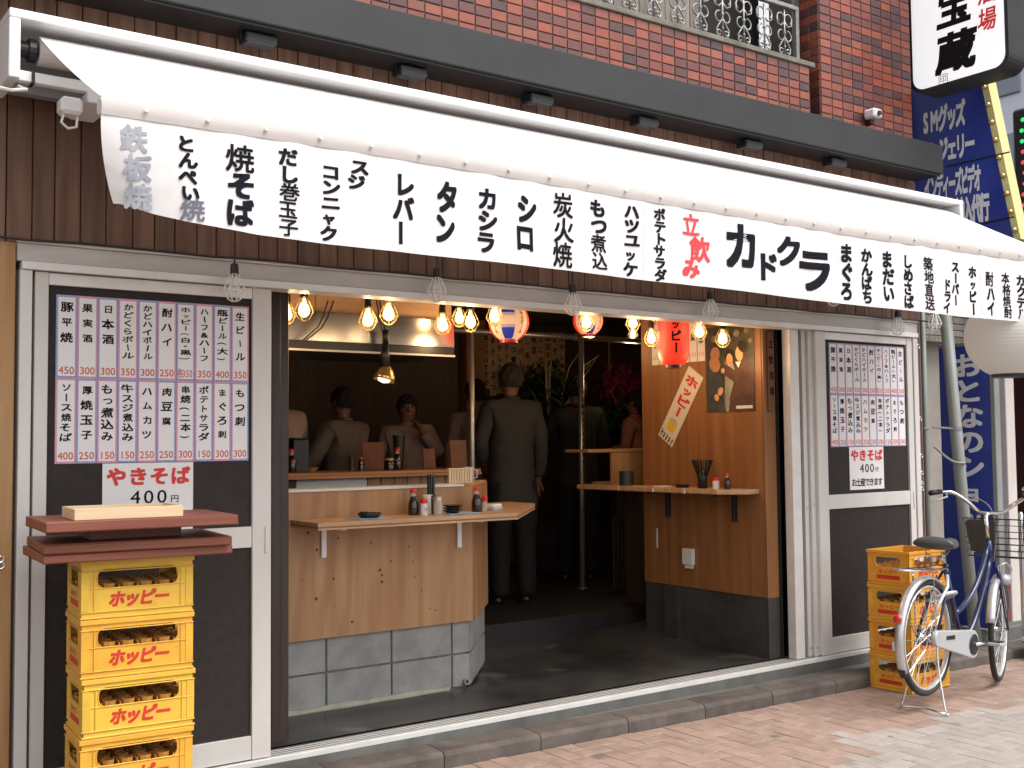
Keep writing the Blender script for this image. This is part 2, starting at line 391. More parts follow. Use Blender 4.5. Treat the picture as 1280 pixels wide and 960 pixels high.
for g in (0, 1):
    if rest[g].v:
        m = paver_mat('salmon_paver_rest' if not g else 'grey_paver_rest', *(((.245, .165, .130), (.32, .225, .182)) if not g else ((.275, .238, .216), (.335, .292, .268))))
        h = [n for n in m.node_tree.nodes if n.type == 'MAP_RANGE'][-1]
        gm = m.node_tree.nodes.new('ShaderNodeNewGeometry'); m.node_tree.links.new(gm.outputs['Random Per Island'], h.inputs[0])
        o = rest[g].build('far_pavers', m, base); o['kind'] = 'stuff'
far = MB().add([(xa, -30, gz(xa)-.008), (xb, -30, gz(xb)-.008), (xb, -2.0, gz(xb)-.008), (xa, -2.0, gz(xa)-.008)], [(0, 1, 2, 3)])
far.add([(13, -2, gz(13)-.008), (xb, -2, gz(xb)-.008), (xb, YK, gz(xb)-.008), (13, YK, gz(13)-.008)], [(0, 1, 2, 3)])
structure(far.build('street', M_ROAD))
# kerb of stone lengths, on the slope of the street
kb = structure(MB().box(-4, 5.9, YK+.012, YK+.14, -.2, .0).build('kerb', M_MORTAR))
KX = [-3.4, -2.8, -2.2, -1.6, -1.0, -.45, .1, .65, 1.2, 1.76, 2.2, 2.76, 3.313, 3.875, 4.43, 4.972, 5.53, 6.1, 6.66, 7.2, 7.75, 8.3]
for a, b in zip(KX[:-1], KX[1:]):
    q = MB(); z0, z1 = gz(a), gz(b)
    prof = [(YK, -.12), (YK, .052), (YK+.006, .063), (YK+.018, .071), (YK+.15, .076), (YK+.15, -.12)]
    n = len(prof); g = .0025
    q.add([(a+g, y, z0+z) for y, z in prof]+[(b-g, y, z1+z) for y, z in prof],
          [tuple(range(n))[::-1], tuple(range(n, 2*n))]+[(i, (i+1) % n, n+(i+1) % n, n+i) for i in range(n)])
    q.build('kerb_stone', M_KERB, kb)
# concrete apron between kerb and door sill, and the sill upstand
structure(MB().add([(-4, YK+.15, .062), (8.3, YK+.15, gz(8.3)+.062), (8.3, 4.70, gz(8.3)+.085), (-4, 4.70, .078)], [(0, 1, 2, 3)]).build('apron', M_CONC))
structure(MB().box(-4, 6.86, 4.685, 4.84, -.2, .100).build('threshold', M_CONC))

# ================================================================== SHOP ROOM
FZ = .108
fl = MB()
def floor_pt(u, v):
    x, y = .9+u*7.1, 4.84+v*1.36
    z = FZ+.012*math.sin(x*1.7)*v+.02*max(0, 1-abs(y-5.28)/.14)*(1 if x < 3.55 else max(0, 1-(x-3.55)*2))
    z += .055*max(0, (x-4.6)/.85)**1.5*max(0, (v-.15))
    return (x, y, z)
fl.grid(floor_pt, 60, 16)
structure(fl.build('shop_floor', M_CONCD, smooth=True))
structure(MB().box(2.0, 8.0, 6.2, 9.3, -.1, .27).build('raised_floor', mat('raised_floor_paint', (.010, .010, .011), (.022, .021, .02), rough=.5, scale=2)))
rw = structure(MB().box(5.45, 5.56, 4.86, 5.99, FZ, 2.75).build('right_wall', M_GAP))
WP = [4.86, 5.12, 5.62, 5.99]
for i, (a, b) in enumerate(((4.862, 5.628), (5.632, 5.989))):
    MB().box(5.438, 5.4505, a, b, .485, 2.72, .0015).build('wall_panel', M_OAK, rw)
MB().box(5.438, 5.543, 4.845, 4.8585, .485, 2.19, .001).build('end_panel', M_OAK, rw)
M_BASE = mat('dark_plinth_render', (.028, .028, .027), (.055, .054, .05), rough=.7, scale=4, bump=.3)
MB().box(5.440, 5.545, 4.846, 4.8585, FZ-.02, .483).build('end_plinth', M_BASE, rw)
MB().box(5.446, 5.4507, 4.862, 5.989, FZ-.02, .483).build('baseboard', M_BASE, rw)
MB().box(5.40, 5.45, 5.63, 5.75, FZ-.02, .483).build('plinth_block', M_BASE, rw)
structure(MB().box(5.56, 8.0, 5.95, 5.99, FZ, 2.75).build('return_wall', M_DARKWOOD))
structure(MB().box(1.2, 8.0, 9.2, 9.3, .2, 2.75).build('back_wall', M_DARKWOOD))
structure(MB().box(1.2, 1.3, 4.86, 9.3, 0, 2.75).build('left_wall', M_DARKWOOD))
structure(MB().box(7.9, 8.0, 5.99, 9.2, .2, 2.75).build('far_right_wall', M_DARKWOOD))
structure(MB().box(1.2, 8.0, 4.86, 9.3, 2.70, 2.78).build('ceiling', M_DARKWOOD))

# ================================================================== SHOPFRONT (one building)
sh = thing('shopfront', 'dark stained timber shopfront with grey steel header and brick tiles above', 'building')
MB().box(-2.0, 6.87, 4.745, 4.86, 2.20, 3.50).build('backing_wall', M_GAP, sh)
i = 0; x = -1.42
while x < 6.85:
    wd = .098+random.uniform(-.012, .014); x1 = min(x+wd, 6.87)
    MB().box(x+.0022, x1-.0022, 4.725+random.uniform(-.003, .003), 4.744, 2.292, 3.40, .0025).build('plank', M_PLANK, sh)
    x = x1
MB().box(.972, 6.868, 4.70, 4.86, 2.217, 2.289, .003).build('header_beam', M_HEADER, sh)
MB().box(.972, 6.868, 4.688, 4.76, 2.2895, 2.300, .002).build('drip_trim', M_ALU, sh)
MB().box(.987, 6.85, 4.680, 4.80, 2.183, 2.215, .002).build('head_rail', M_ALUW, sh)
# sill with running grooves
MB().box(.987, 6.85, 4.684, 4.706, .080, .106, .002).build('sill_face', M_ALUW, sh)
M_TRACK = mat('worn_sill_metal', (.16, .155, .145), (.25, .24, .225), rough=.5, metal=.4, scale=9, stretch=(.5, 4, 1))
MB().box(.987, 6.85, 4.7065, 4.83, .090, .099).build('sill_bed', M_TRACK, sh)
for k in range(4): MB().box(1.03, 6.82, 4.720+k*.028, 4.7245+k*.028, .0992, .1035).build('sill_rail', M_ALU, sh)
MB().box(.982, 1.028, 4.69, 4.83, .102, 2.182, .002).build('jamb', M_ALU, sh)
MB().box(6.80, 6.852, 4.69, 4.83, .102, 2.182, .002).build('jamb', M_ALU, sh)
MB().box(1.0285, 1.055, 4.76, 4.82, .102, 2.182).build('door_slot', M_GAP, sh)
for (a, b, y0, y1, mm) in ((5.566, 5.648, 4.735, 4.80, M_ALUW), (5.649, 5.690, 4.78, 4.82, M_GAP), (5.691, 5.728, 4.745, 4.80, M_ALU), (5.732, 5.772, 4.725, 4.80, M_ALU), (5.545, 5.565, 4.835, 4.859, M_GAP)):
    MB().box(a, b, y0, y1, .104, 2.182, .002 if mm != M_GAP else 0).build('stile_or_gap_strip', mm, sh)  # near-black entries are strips painting the shade in the gaps between stiles
for (x, y, z) in ((5.71, 4.742, .16), (5.75, 4.722, .16), (5.71, 4.742, 1.05), (5.75, 4.722, 1.07)):
    MB().lathe([(.006, 0), (.006, .004)], 8, (x, y, z), Matrix.Rotation(R(90), 3, 'X')).build('screw', M_CHROME, sh)
# shop post inside the opening
tag(MB().box(2.142, 2.19, 4.93, 5.02, FZ-.01, 2.70, .004).box(2.191, 2.238, 4.945, 5.02, FZ-.01, 2.70, .004).build('door_post', M_DARKPOST), 'dark brown door post standing inside the opening beside the menu door', 'post')

def sliding_door(x0, x1, lst, rst, label):
    d = thing('sliding_door', label, 'door', (x0, 4.70, 0))
    W = x1-x0
    MB().box(0, lst, 0, .045, .110, 2.180, .002).build('stile', M_ALU, d)
    MB().box(W-rst, W, 0, .045, .110, 2.180, .002).build('stile', M_ALU, d)
    a, b = lst+.001, W-rst-.001
    MB().box(a, b, .003, .043, 2.130, 2.178, .002).build('top_rail', M_ALUW, d)
    MB().box(a, b, .003, .043, 1.030, 1.122, .002).build('middle_rail', M_ALU, d)
    MB().box(a, b, .003, .043, .111, .212, .002).build('bottom_rail', M_ALU, d)
    MB().box(a, b, .016, .026, 1.122, 2.130).build('upper_panel', M_FILM, d)
    MB().box(a, b, .016, .026, .212, 1.030).build('lower_panel', M_FILM, d)
    MB().box(W-.030, W-.014, -.006, .004, 1.00, 1.12, .002).build('pull', M_ALU, d)
    return d
dL = sliding_door(1.040, 2.042, .052, .088, 'left sliding door of dark panels behind the crate stack')
dR = sliding_door(5.773, 6.798, .098, .060, 'right sliding door of dark panels behind the bicycle')

# ---- menu papers
TOPS = ['豚平焼', '果実酒', '日本酒', 'かどくらボール', 'かどハイボール', '酎ハイ', 'ホッピー(白・黒)', 'ハーフ&ハーフ', '瓶ビール(大)', '生ビール']
TOPP = ['450', '300', '300', '350', '300', '250', '各350', '350', '400', '350']
BOTS = ['ソース焼そば', '厚焼玉子', 'もつ煮込み', '牛スジ煮込み', 'ハムカツ', '肉豆腐', '串焼(二本)', 'ポテトサラダ', 'まぐろ刺', 'もつ刺']
BOTP = ['400', '250', '150', '150', '250', '250', '300', '150', '300', '300']
def menu_sheet(x0, x1, z0, z1, Y, label, fine):
    s = thing('menu_poster', label, 'poster', (x0, Y, z0)); W = x1-x0; H = z1-z0; cw = W/10; zm = H*.506
    MB().box(0, W, 0, .0015, 0, H).build('backing_paper', M_PAPER, s)
    for rw_, (names, prices, b, t) in enumerate(((TOPS, TOPP, zm, H), (BOTS, BOTP, 0, zm))):
        for k in range(10):
            blue = (k % 2 == 0) if rw_ == 0 else (k % 2 == 1)
            if rw_ == 0 and k in (3, 5, 7): blue = False
            if rw_ == 0 and k in (4, 6, 8): blue = True
            a = k*cw; m = MB(); e = .0075
            strip = MB().box(a+.0005, a+cw-.0005, -.0020, -.0001, b+.001, t-.001).build('menu_strip', M_BLUEB if blue else M_PINK, s)
            MB().box(a+e, a+cw-e, -.0026, -.0021, b+e+.001, t-e-.001).build('face', M_PAPER, strip)
            dts = MB(); nx, nz = int(cw/.0072), int((t-b)/.0072)
            dd = .0017
            for j in range(nz):
                zz = b+(j+.5)*(t-b)/nz
                for xx in (a+.0040, a+cw-.0040): dts.add([(xx-dd, -.0028, zz-dd), (xx+dd, -.0028, zz-dd), (xx+dd, -.0028, zz+dd), (xx-dd, -.0028, zz+dd)], [(0, 1, 2, 3)])
            for j in range(nx):
                xx = a+(j+.5)*cw/nx
                for zz in (b+.0045, t-.0045): dts.add([(xx-dd, -.0028, zz-dd), (xx+dd, -.0028, zz-dd), (xx+dd, -.0028, zz+dd), (xx-dd, -.0028, zz+dd)], [(0, 1, 2, 3)])
            if fine: dts.build('border_dots', M_DOT, strip)
            fn = plane_fn((0, -.0027, 0), XV, ZV, .0004)
            tx = MB(); nm = names[k]; n = len(nm); span = (t-b)*.70
            yt = t-.018; yb = t-.018-min(span, n*.062)
            rr = random.Random(k*7+rw_)
            for i, ch in enumerate(nm):
                st = (yt-yb)/n; sw = cw*.56*rr.uniform(.85, 1.15)
                put_char(tx, ch, a+cw*.5+rr.uniform(-.002, .002), yt-st*(i+.5), sw, min(st*.90, sw*.85), fn, .028, rr.uniform(-.12, .12))
            tx.build('dish_lettering', M_INK, strip)
            tp = MB(); p = prices[k]; row(tp, p, a+.010, a+cw-.010, b+.032, .042, fn, .013, w=.040 if len(p) == 3 else .026)
            tp.build('price_lettering', M_PRICE, strip)
    return s
menu_sheet(1.124, 1.940, 1.412, 2.094, 4.7135, 'large price list of twenty paper strips on the left door above the tray', True)
menu_sheet(5.918, 6.718, 1.430, 2.112, 4.7135, 'price list of twenty paper strips on the right door above the yellow crates', True)
def yakisoba(x0, x1, z0, z1, label):
    s = thing('notice_paper', label, 'notice', (x0, 4.7115, z0)); W = x1-x0; H = z1-z0
    MB().box(0, W, 0, .001, 0, H).build('sheet', M_PAPER, s)
    fn = plane_fn((0, -.0004, 0), XV, ZV, .0006)
    t = MB(); row(t, 'やきそば', .012, W-.012, H*.80, .078, fn, .045, w=.084); t.build('red_lettering', M_REDINK, s)
    t = MB(); row(t, '400', W*.28, W*.72, H*.50, .078, fn, .008, w=.088); row(t, '円', W*.74, W*.84, H*.46, .034, fn, .01)
    row(t, 'お土産できます', .02, W-.02, H*.17, .056, fn, .02, w=.056); t.build('black_lettering', M_INK, s)
yakisoba(1.311, 1.690, 1.126, 1.410, 'white yakisoba price notice on the left door half hidden by the wooden tray')
yakisoba(6.100, 6.462, 1.146, 1.428, 'white yakisoba price notice on the right door under the price list')

# ---- left edge timber pier
pr = thing('timber_pier', 'honey coloured timber pier at the left edge beside the left door', 'pier', (0, 0, 0))
MB().box(-1.5, .968, 4.70, 4.95, -.05, 2.289, .004).build('board', M_OAKPOST, pr)
for z in (1.155, 1.105): MB().lathe([(.011, 0), (.011, .004), (.004, .009)], 12, (.905, 4.70, z), Matrix.Rotation(R(90), 3, 'X')).build('keyhole', M_CHROME, pr)
MB().torus((.925, 4.69, 1.05), .011, .0025, 16, 6).build('hasp', M_CHROME, pr)
MB().torus((.925, 4.688, 1.025), .012, .0025, 16, 6).build('hasp', M_CHROME, pr)

# ---- fascia and floodlights
fb = tag(MB().box(-2.5, 6.93, 4.50, 4.724, 3.312, 3.513, .004).build('fascia_beam', M_BAND, sh), None)
MB().box(-2.5, 6.92, 4.52, 4.722, 3.300, 3.3115).build('fascia_underside', M_BLACK, sh)
for n_, (px, py) in enumerate(((325, 32), (515, 74), (675, 105), (808, 131), (940, 166), (1046, 191))):
    p = PY(px, py, 4.60); f = thing('floodlight', 'black floodlight under the fascia, ' + ['first from the left end', 'second from the left end', 'third from the left end', 'third from the right end', 'second from the right end', 'at the right end near the brick pier'][n_], 'floodlight', (p.x, 4.62, 3.301), 0, 'floodlights under the fascia')
    MB().box(-.075, .075, -.045, .045, -.050, -.008, .006).build('housing', M_BLACK, f)
    MB().box(-.064, .064, -.036, .036, -.0535, -.0505).build('lens', mat('lamp_glass_dull', (.08, .08, .085), rough=.25), f)
    MB().box(-.085, -.078, -.01, .01, -.04, .001).box(.078, .085, -.01, .01, -.04, .001).build('bracket', M_BLACK, f)

# ---- brick-tiled upper storey
ramp = [(.30, .066, .036), (.215, .052, .034), (.105, .036, .034), (.29, .082, .046), (.145, .043, .036), (.080, .036, .042)]
M_TL = [mat('red_tile_%s' % n, c, tuple(k*.8 for k in c), rough=.38, scale=14, rnd=.10, bump=.15) for n, c in zip(('scarlet', 'brick', 'maroon', 'orange', 'russet', 'plum'), ramp)]
M_GROUT = mat('tile_grout', (.15, .125, .11), (.11, .095, .085), rough=.9, scale=10)
up = thing('tiled_storey', 'upper storey wall of glazed red and maroon brick tiles', 'building')
MB().box(-2.5, 5.78, 4.706, 4.92, 3.515, 3.904).build('parapet_wall', M_GROUT, up)
MB().box(5.892, 6.88, 4.706, 5.06, 3.515, 6.4).build('pier_wall', M_GROUT, up)
MB().box(5.812, 5.8915, 4.862, 5.06, 3.515, 6.4).build('pier_return', M_GROUT, up)
MB().box(-2.5, 5.822, 4.685, 4.95, 3.904, 3.937, .004).build('stone_cap', M_CAP, up)
TW, TH = .1008, .0556
TM = {}
tiles = []
def add_tile(c, w, h, face):      # face 'y' looks to the street, 'x' looks left
    p = proj(c)
    if not (-40 < p[0] < 1320 and -60 < p[1] < 400): return
    tiles.append((-(0 if -5 < p[0] < 1285 and -5 < p[1] < 300 else 1), -p[2], c, w, h, face))
th = (3.904-3.515)/7
for r_ in range(7):
    x = 5.778
    while x > .6:
        add_tile((x-TW/2, 4.706, 3.515+th*(r_+.5)), TW, th, 'y'); x -= TW
for r_ in range(48):
    for c_ in range(9):
        w_ = .988/9; add_tile((5.892+w_*(c_+.5), 4.706, 3.515+th*(r_+.5)), w_, th, 'y')
    for c_ in range(2): add_tile((5.892, 4.706+.0775*(c_+.5), 3.515+th*(r_+.5)), .0775, th, 'x')
tiles.sort(key=lambda t: (-t[0], -t[1]))
rest = [MB() for _ in range(6)]; k = 0
for (vis, d, c, w_, h_, face) in tiles:
    g = .0035; ci = random.choices(range(6), (30, 28, 14, 10, 20, 12))[0]
    if k < 300 and vis == 0:
        key = (round(w_, 4), round(h_, 4), ci)
        if key not in TM: TM[key] = MB().box(-w_/2+g, w_/2-g, -.006, .004, -h_/2+g, h_/2-g, .0018).mesh('tile', M_TL[ci])
        link(TM[key], 'tile', up, c, (0, 0, 0 if face == 'y' else R(-90))); k += 1
    else:
        t = MB().box(-w_/2+g, w_/2-g, -.006, .004, -h_/2+g, h_/2-g, .0018)
        t.xf(Matrix.Rotation(0 if face == 'y' else R(-90), 3, 'Z'), c); rest[ci].add(t.v, t.f)
for ci in range(6):
    if rest[ci].v: rest[ci].build('upper_tiles', M_TL[ci], up)['kind'] = 'stuff'
# recess behind the railing: weathered boards and a dark opening
M_WEATH = wood('weathered_boards', (.12, .10, .085), (.30, .265, .235), 'z', 6, .8, .2, .3)
rc = thing('balcony_screen', 'weathered grey board screen behind the iron balcony railing', 'screen')
x = -1.0
while x < 5.2:
    MB().box(x+.002, x+.108, 5.16, 5.185, 3.91, 5.4, .002).build('board', M_WEATH, rc); x += .11
tag(MB().box(-2.5, 5.89, 5.22, 5.26, 3.55, 6.4).build('recess_wall', M_GAP, up), None)
MB().box(-2.5, 5.89, 4.71, 5.26, 6.4, 6.5).build('recess_ceiling', M_GROUT, up)
rl = thing('balcony_railing', 'galvanised iron balcony railing with scrollwork above the brick tiles', 'railing')
MB().box(-1.2, 5.812, 4.80, 4.835, 4.317, 4.346, .004).build('top_rail', M_IRON, rl)
MB().box(-1.2, 5.812, 4.806, 4.829, 3.957, 3.976, .003).build('bottom_rail', M_IRON, rl)
MB().box(5.782, 5.812, 4.802, 4.833, 3.937, 4.346, .003).build('post', M_IRON, rl)
MB().box(2.0, 2.03, 4.802, 4.833, 3.937, 4.346, .003).build('post', M_IRON, rl)
def scroll_mesh():
    m = MB(); r = .006
    def arc(cx, cz, rad, a0, a1, n=9, k=1.0): return [(cx+rad*(k**(i/n))*math.cos(R(a0+(a1-a0)*i/n)), 0, cz+rad*(k**(i/n))*math.sin(R(a0+(a1-a0)*i/n))) for i in range(n+1)]
    m.tube([(0, 0, -.155), (0, 0, .155)], .007, 6)
    for s in (-1, 1):
        f = lambda pts: [(s*x, y, z) for x, y, z in pts]
        m.tube(f(arc(.038, .095, .040, 200, -60, 12, .75)), r, 5)          # top heart scroll
        m.tube(f([(.0, 0, .075), (.035, 0, .045), (.070, 0, .060), (.072, 0, .105)]), r, 5)
        m.tube(f(arc(.030, -.02, .038, 100, -120, 10, .8)), r, 5)
        m.tube(f([(.002, 0, -.03), (.03, 0, -.065), (.056, 0, -.10), (.045, 0, -.135), (.02, 0, -.13)]), r, 5)
        m.tube(f(arc(.035, -.125, .022, 160, -100, 8, .7)), r, 5)
    m.lathe([(.004, -.012), (.015, 0), (.004, .012)], 8, (0, 0, .0)).lathe([(.004, -.01), (.012, 0), (.004, .01)], 8, (0, 0, -.09))
    return m.mesh('scroll', M_IRON, True)
SCM = scroll_mesh(); x = 5.68
while x > 1.0:
    link(SCM, 'scroll', rl, (x, 4.817, 4.146)); x -= .193
# small white camera on the brick pier
sc = thing('security_camera', 'small white box camera on the brick tiled pier', 'camera')
p = PY(1089, 146, 4.66)
MB().box(p.x-.045, p.x+.045, 4.60, 4.69, p.z-.02, p.z+.045, .012).build('housing', M_PAPER, sc)
MB().box(p.x-.02, p.x+.02, 4.65, 4.70, p.z-.055, p.z-.0205, .006).build('mount', M_BLACK, sc)
MB().lathe([(.018, 0), (.018, .01)], 12, (p.x, 4.598, p.z+.01), Matrix.Rotation(R(90), 3, 'X')).build('lens', M_BLACK, sc)

# ================================================================== AWNING
M_CANVAS = cloth_mat('white_awning_canvas', (.87, .86, .86), .22, (.80, .79, .78), scale=2, wr=.25, wscale=3.5)
M_VAL = cloth_mat('white_banner_canvas', (.83, .815, .82), .12, (.76, .745, .745), scale=3, wr=.45, wscale=5)
M_HEM = cloth_mat('beige_hem_canvas', (.62, .57, .55), .1, wr=.2)
M_AWALU = mat('white_powder_coat', (.78, .78, .79), rough=.35)
aw = thing('awning', 'long white retractable awning with hanging dish banner over the shopfront', 'awning')
YF = 3.60
def lerp_tab(tab, x):
    if x <= tab[0][0]: return tab[0][1]
    for (a, va), (b, vb) in zip(tab[:-1], tab[1:]):
        if x <= b:
            t = (x-a)/(b-a); return va+(vb-va)*t
    return tab[-1][1]
def bar_z(x): return lerp_tab(((.97, 2.562), (1.9, 2.569), (2.5, 2.566), (3.3, 2.556), (4.7, 2.545), (6.3, 2.556), (7, 2.556)), x)
# cassette: top cover, back plate, end plate, roller, lower torsion bar
MB().box(.864, 6.935, 4.36, 4.66, 3.068, 3.102, .004).build('cassette_cover', M_AWALU, aw)
MB().box(.866, 6.933, 4.60, 4.655, 2.86, 3.067, .003).build('back_plate', mat('grey_back_plate', (.25, .26, .27), rough=.5), aw)
MB().box(.864, .904, 4.36, 4.66, 2.842, 3.067, .004).build('end_plate', M_AWALU, aw)
MB().box(6.895, 6.935, 4.36, 4.66, 2.842, 3.067, .004).build('end_plate', M_AWALU, aw)
MB().lathe([(.052, 0), (.052, 5.86)], 20, (.985, 4.46, 2.985), Matrix.Rotation(R(90), 3, 'Y')).build('fabric_roll', M_HEM, aw, smooth=False)
MB().lathe([(.030, 0), (.030, .05), (.045, .05), (.045, .075), (.020, .075), (.02, .085)], 16, (.90, 4.46, 2.985), Matrix.Rotation(R(90), 3, 'Y')).build('roller_end', M_BLACK, aw)
MB().box(.905, 6.894, 4.40, 4.44, 2.845, 2.886, .004).build('torsion_bar', M_AWALU, aw)
for x in (1.20, 3.9, 6.6): MB().box(x-.05, x+.05, 4.38, 4.66, 2.80, 2.844, .004).build('wall_bracket', M_AWALU, aw)
MB().box(.952, .962, 4.39, 4.45, 2.84, 2.89).build('cable_tie', M_BLACK, aw)
MB().tube([(.83, 4.42, 2.822), (.84, 4.40, 2.805), (.88, 4.39, 2.80), (.935, 4.40, 2.815), (.91, 4.42, 2.83)], .007, 6).build('crank_hook', M_ALUW, aw)
for x, s in ((1.22, 1), (6.55, -1)):   # folding arms
    el = Vector((x+s*.95, 4.02, 2.74))
    MB().tube([(x, 4.42, 2.83), el], .022, 8).build('upper_arm', M_AWALU, aw)
    MB().tube([el, (x+s*.10, YF+.04, bar_z(x)-.01)], .018, 8).build('lower_arm', M_AWALU, aw)
MB().box(1.045, 1.125, 4.34, 4.42, 2.735, 2.80, .012).tube([(1.06, 4.37, 2.733), (1.05, 4.36, 2.70), (1.075, 4.36, 2.68), (1.105, 4.36, 2.69), (1.11, 4.37, 2.733)], .005, 6).build('gear_box', M_AWALU, aw)
MB().tube([(.985, YF+.015, bar_z(.985)), (6.90, YF+.015, bar_z(6.9))], .028, 12).build('front_bar', M_AWALU, aw)
rnd = random.Random(3)
ph = [rnd.uniform(0, 6.28) for _ in range(8)]
def canvas(u_, v_):
    x = .982+u_*(6.86-.982); y = 4.43+(YF-4.43)*v_; z = 3.036+(bar_z(x)+.030-3.036)*v_
    z -= .012*math.sin(math.pi*v_)*(1+.3*math.sin(x*2.1+ph[0]))
    z += .0015*math.sin(x*8+ph[1]+v_*2)*v_
    return (x, y, z)
MB().grid(canvas, 90, 14).build('canopy_canvas', M_CANVAS, aw, smooth=True)
def bot_z(x): return lerp_tab(((1.0, 2.262), (1.12, 2.235), (1.24, 2.217), (1.5, 2.195), (1.75, 2.190), (2.6, 2.187), (3.3, 2.177), (3.7, 2.175), (4.4, 2.163), (5.7, 2.156), (6.9, 2.165)), x)
def val_y(x, z):
    """the banner's surface: hangs from the bar, ripples, and its left end is blown back"""
    t = (bar_z(x)-z)/.40; t = max(0, min(1.1, t))
    y = YF-.018+.005*math.sin(x*5.1+ph[2]+t*1.3)*t+.003*math.sin(x*13+ph[3])*t+.004*math.sin(x*31+ph[4])*(1-t)*t*3
    e = max(0, 1-(x-.98)/.42); y += .10*e*e*t*math.sin(t*1.5)
    y += .010*math.exp(-((x-4.88)/.12)**2)*t
    return y
def valance(u_, v_):
    x = .982+u_*(6.88-.982); zt = bar_z(x)-.030; zb = bot_z(x)
    xs = x+.060*max(0, 1-(x-.98)/.5)*v_*v_
    z = zt+(zb-zt)*v_; return (xs, val_y(x, z), z)
vl = MB().grid(valance, 260, 16).build('banner', M_VAL, aw, smooth=True)
def hemf(u_, v_):
    x = .982+u_*(6.88-.982); zt = bar_z(x)+.032; z = zt-.066*v_
    return (x, YF-.020-.006*math.sin(math.pi*v_)+.0008*math.sin(x*24), z)
hm = MB().grid(hemf, 200, 4).build('hem', M_HEM, aw, smooth=True)
q = MB(); x = 1.12
SNAP = MB().lathe([(.0075, 0), (.007, .003), (.003, .005)], 10, (0, 0, 0), Matrix.Rotation(R(90), 3, 'X')).mesh('snap', M_AWALU, True)
while x < 6.85:
    link(SNAP, 'snap', hm, (x, YF-.030, bar_z(x)-.006)); x += .205
for x in (1.98, 3.28, 4.60, 5.85):
    MB().grid(lambda a, b: (x-.003+a*.006, val_y(x, bar_z(x)-.03+(bot_z(x)-bar_z(x)+.03)*b)-.0012, bar_z(x)-.03+(bot_z(x)-bar_z(x)+.03)*b), 1, 14).build('seam', M_PAPER, vl)
def vfn(u_, v_, l): return Vector((u_, val_y(u_, v_)-.0022-l, v_))
def vcol(text, x0, y0, x1, y1, wpx, m=M_INKB, bold=.048, hk=1.0, shear=0):
    a, b = PY(x0, y0, YF-.018), PY(x1, y1, YF-.018)
    pxm = (PY(x0+5, y0, YF-.018)-PY(x0-5, y0, YF-.018)).x/10
    n = len(text); st = (a.z-b.z)/n; W = wpx*pxm; t = MB()
    for i, ch in enumerate(text):
        f = (i+.5)/n; wig = ((i*37+len(text)*13) % 7-3)/3
        put_char(t, ch, a.x+(b.x-a.x)*f+wig*.004, a.z-st*(i+.5), W*(1.0+.04*wig), st*1.06*hk, vfn, .018 if ord(ch) >= 0x4E00 and bold > .03 else bold, .05*wig, .03*wig)
    t.build('lettering', m, vl)
vcol('鉄板焼', 165, 156, 180, 262, 35, M_INKGLARE, .03, .9)
vcol('とんぺい', 231, 170, 240, 252, 25)
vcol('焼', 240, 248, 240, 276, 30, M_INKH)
vcol('焼そば', 299, 182, 300, 284, 36)
vcol('だし巻玉子', 360, 186, 360, 296, 25)
vcol('コンニャク', 414, 206, 411, 302, 24)
vcol('スジ', 450, 200, 445, 238, 25)
vcol('レバー', 506, 217, 500, 306, 27)
vcol('タン', 559, 228, 557, 306, 28)
vcol('カシラ', 609, 236, 607, 317, 25)
vcol('シロ', 658, 244, 656, 316, 25)
vcol('炭火焼', 703, 242, 703, 335, 24)
vcol('もつ煮込', 746, 250, 750, 338, 20)
vcol('ハツユッケ', 790, 256, 789, 346, 19)
vcol('ポテトサラダ', 825, 261, 826, 352, 15)
vcol('立', 863, 268, 863, 295, 22, M_CRIM, .035)
vcol('飲', 874, 297, 874, 328, 24, M_CRIM, .025)
vcol('み', 863, 324, 863, 348, 22, M_CRIM, .05)
vcol('カ', 926, 280, 926, 338, 42, M_INKB, .048)
vcol('ド', 957, 316, 957, 352, 30, M_INKB, .048)
vcol('ク', 985, 296, 985, 334, 32, M_INKB, .048)
vcol('ラ', 1017, 312, 1017, 366, 46, M_INKB, .048)
vcol('まぐろ', 1057, 305, 1060, 376, 16)
vcol('かんぱち', 1083, 311, 1086, 380, 13)
vcol('まだい', 1108, 314, 1112, 378, 14)
vcol('しめさば', 1134, 319, 1136, 386, 13)
vcol('築地直送', 1159, 322, 1162, 388, 13)
vcol('スーパー', 1194, 327, 1196, 382, 10)
vcol('ドライ', 1183, 349, 1184, 392, 10)
vcol('ホッピー', 1215, 333, 1218, 394, 11)
vcol('酎ハイ', 1236, 340, 1240, 395, 11)
vcol('本格焼酎', 1256, 341, 1261, 398, 10)
vcol('カクテル', 1275, 344, 1277, 400, 10)

# ================================================================== CAGED BULBS
M_BRASS = mat('warm_brass_wire', (.55, .38, .15), rough=.3, metal=.9)
M_WIRE = mat('zinc_wire', (.85, .85, .83), rough=.45)
M_GLASS = mat('clear_bulb_glass', (.9, .9, .9), rough=.03, alpha=.25)
M_LIT = mat('lit_bulb', (1, .75, .4), emit=(1, .60, .25), estr=1.6, alpha=.45, rough=.1)
M_FIL = mat('lit_filament', (1, .8, .5), emit=(1, .86, .6), estr=22)
def cage_mesh(n=8, s=1.0, wr=.0019):
    prof = [(.015, .0), (.026, -.018), (.044, -.058), (.048, -.074), (.030, -.106), (.013, -.118)]
    m = MB()
    for k in range(n):
        a = 2*math.pi*k/n; m.tube([(r_*s*math.cos(a), r_*s*math.sin(a), z*s) for r_, z in prof], wr, 4)
    for r_, z in ((.017, -.001), (.048, -.074), (.013, -.118)):
        m.tube([(r_*s*math.cos(2*math.pi*k/16), r_*s*math.sin(2*math.pi*k/16), z*s) for k in range(16)], .0016, 4, closed=True)
    return m
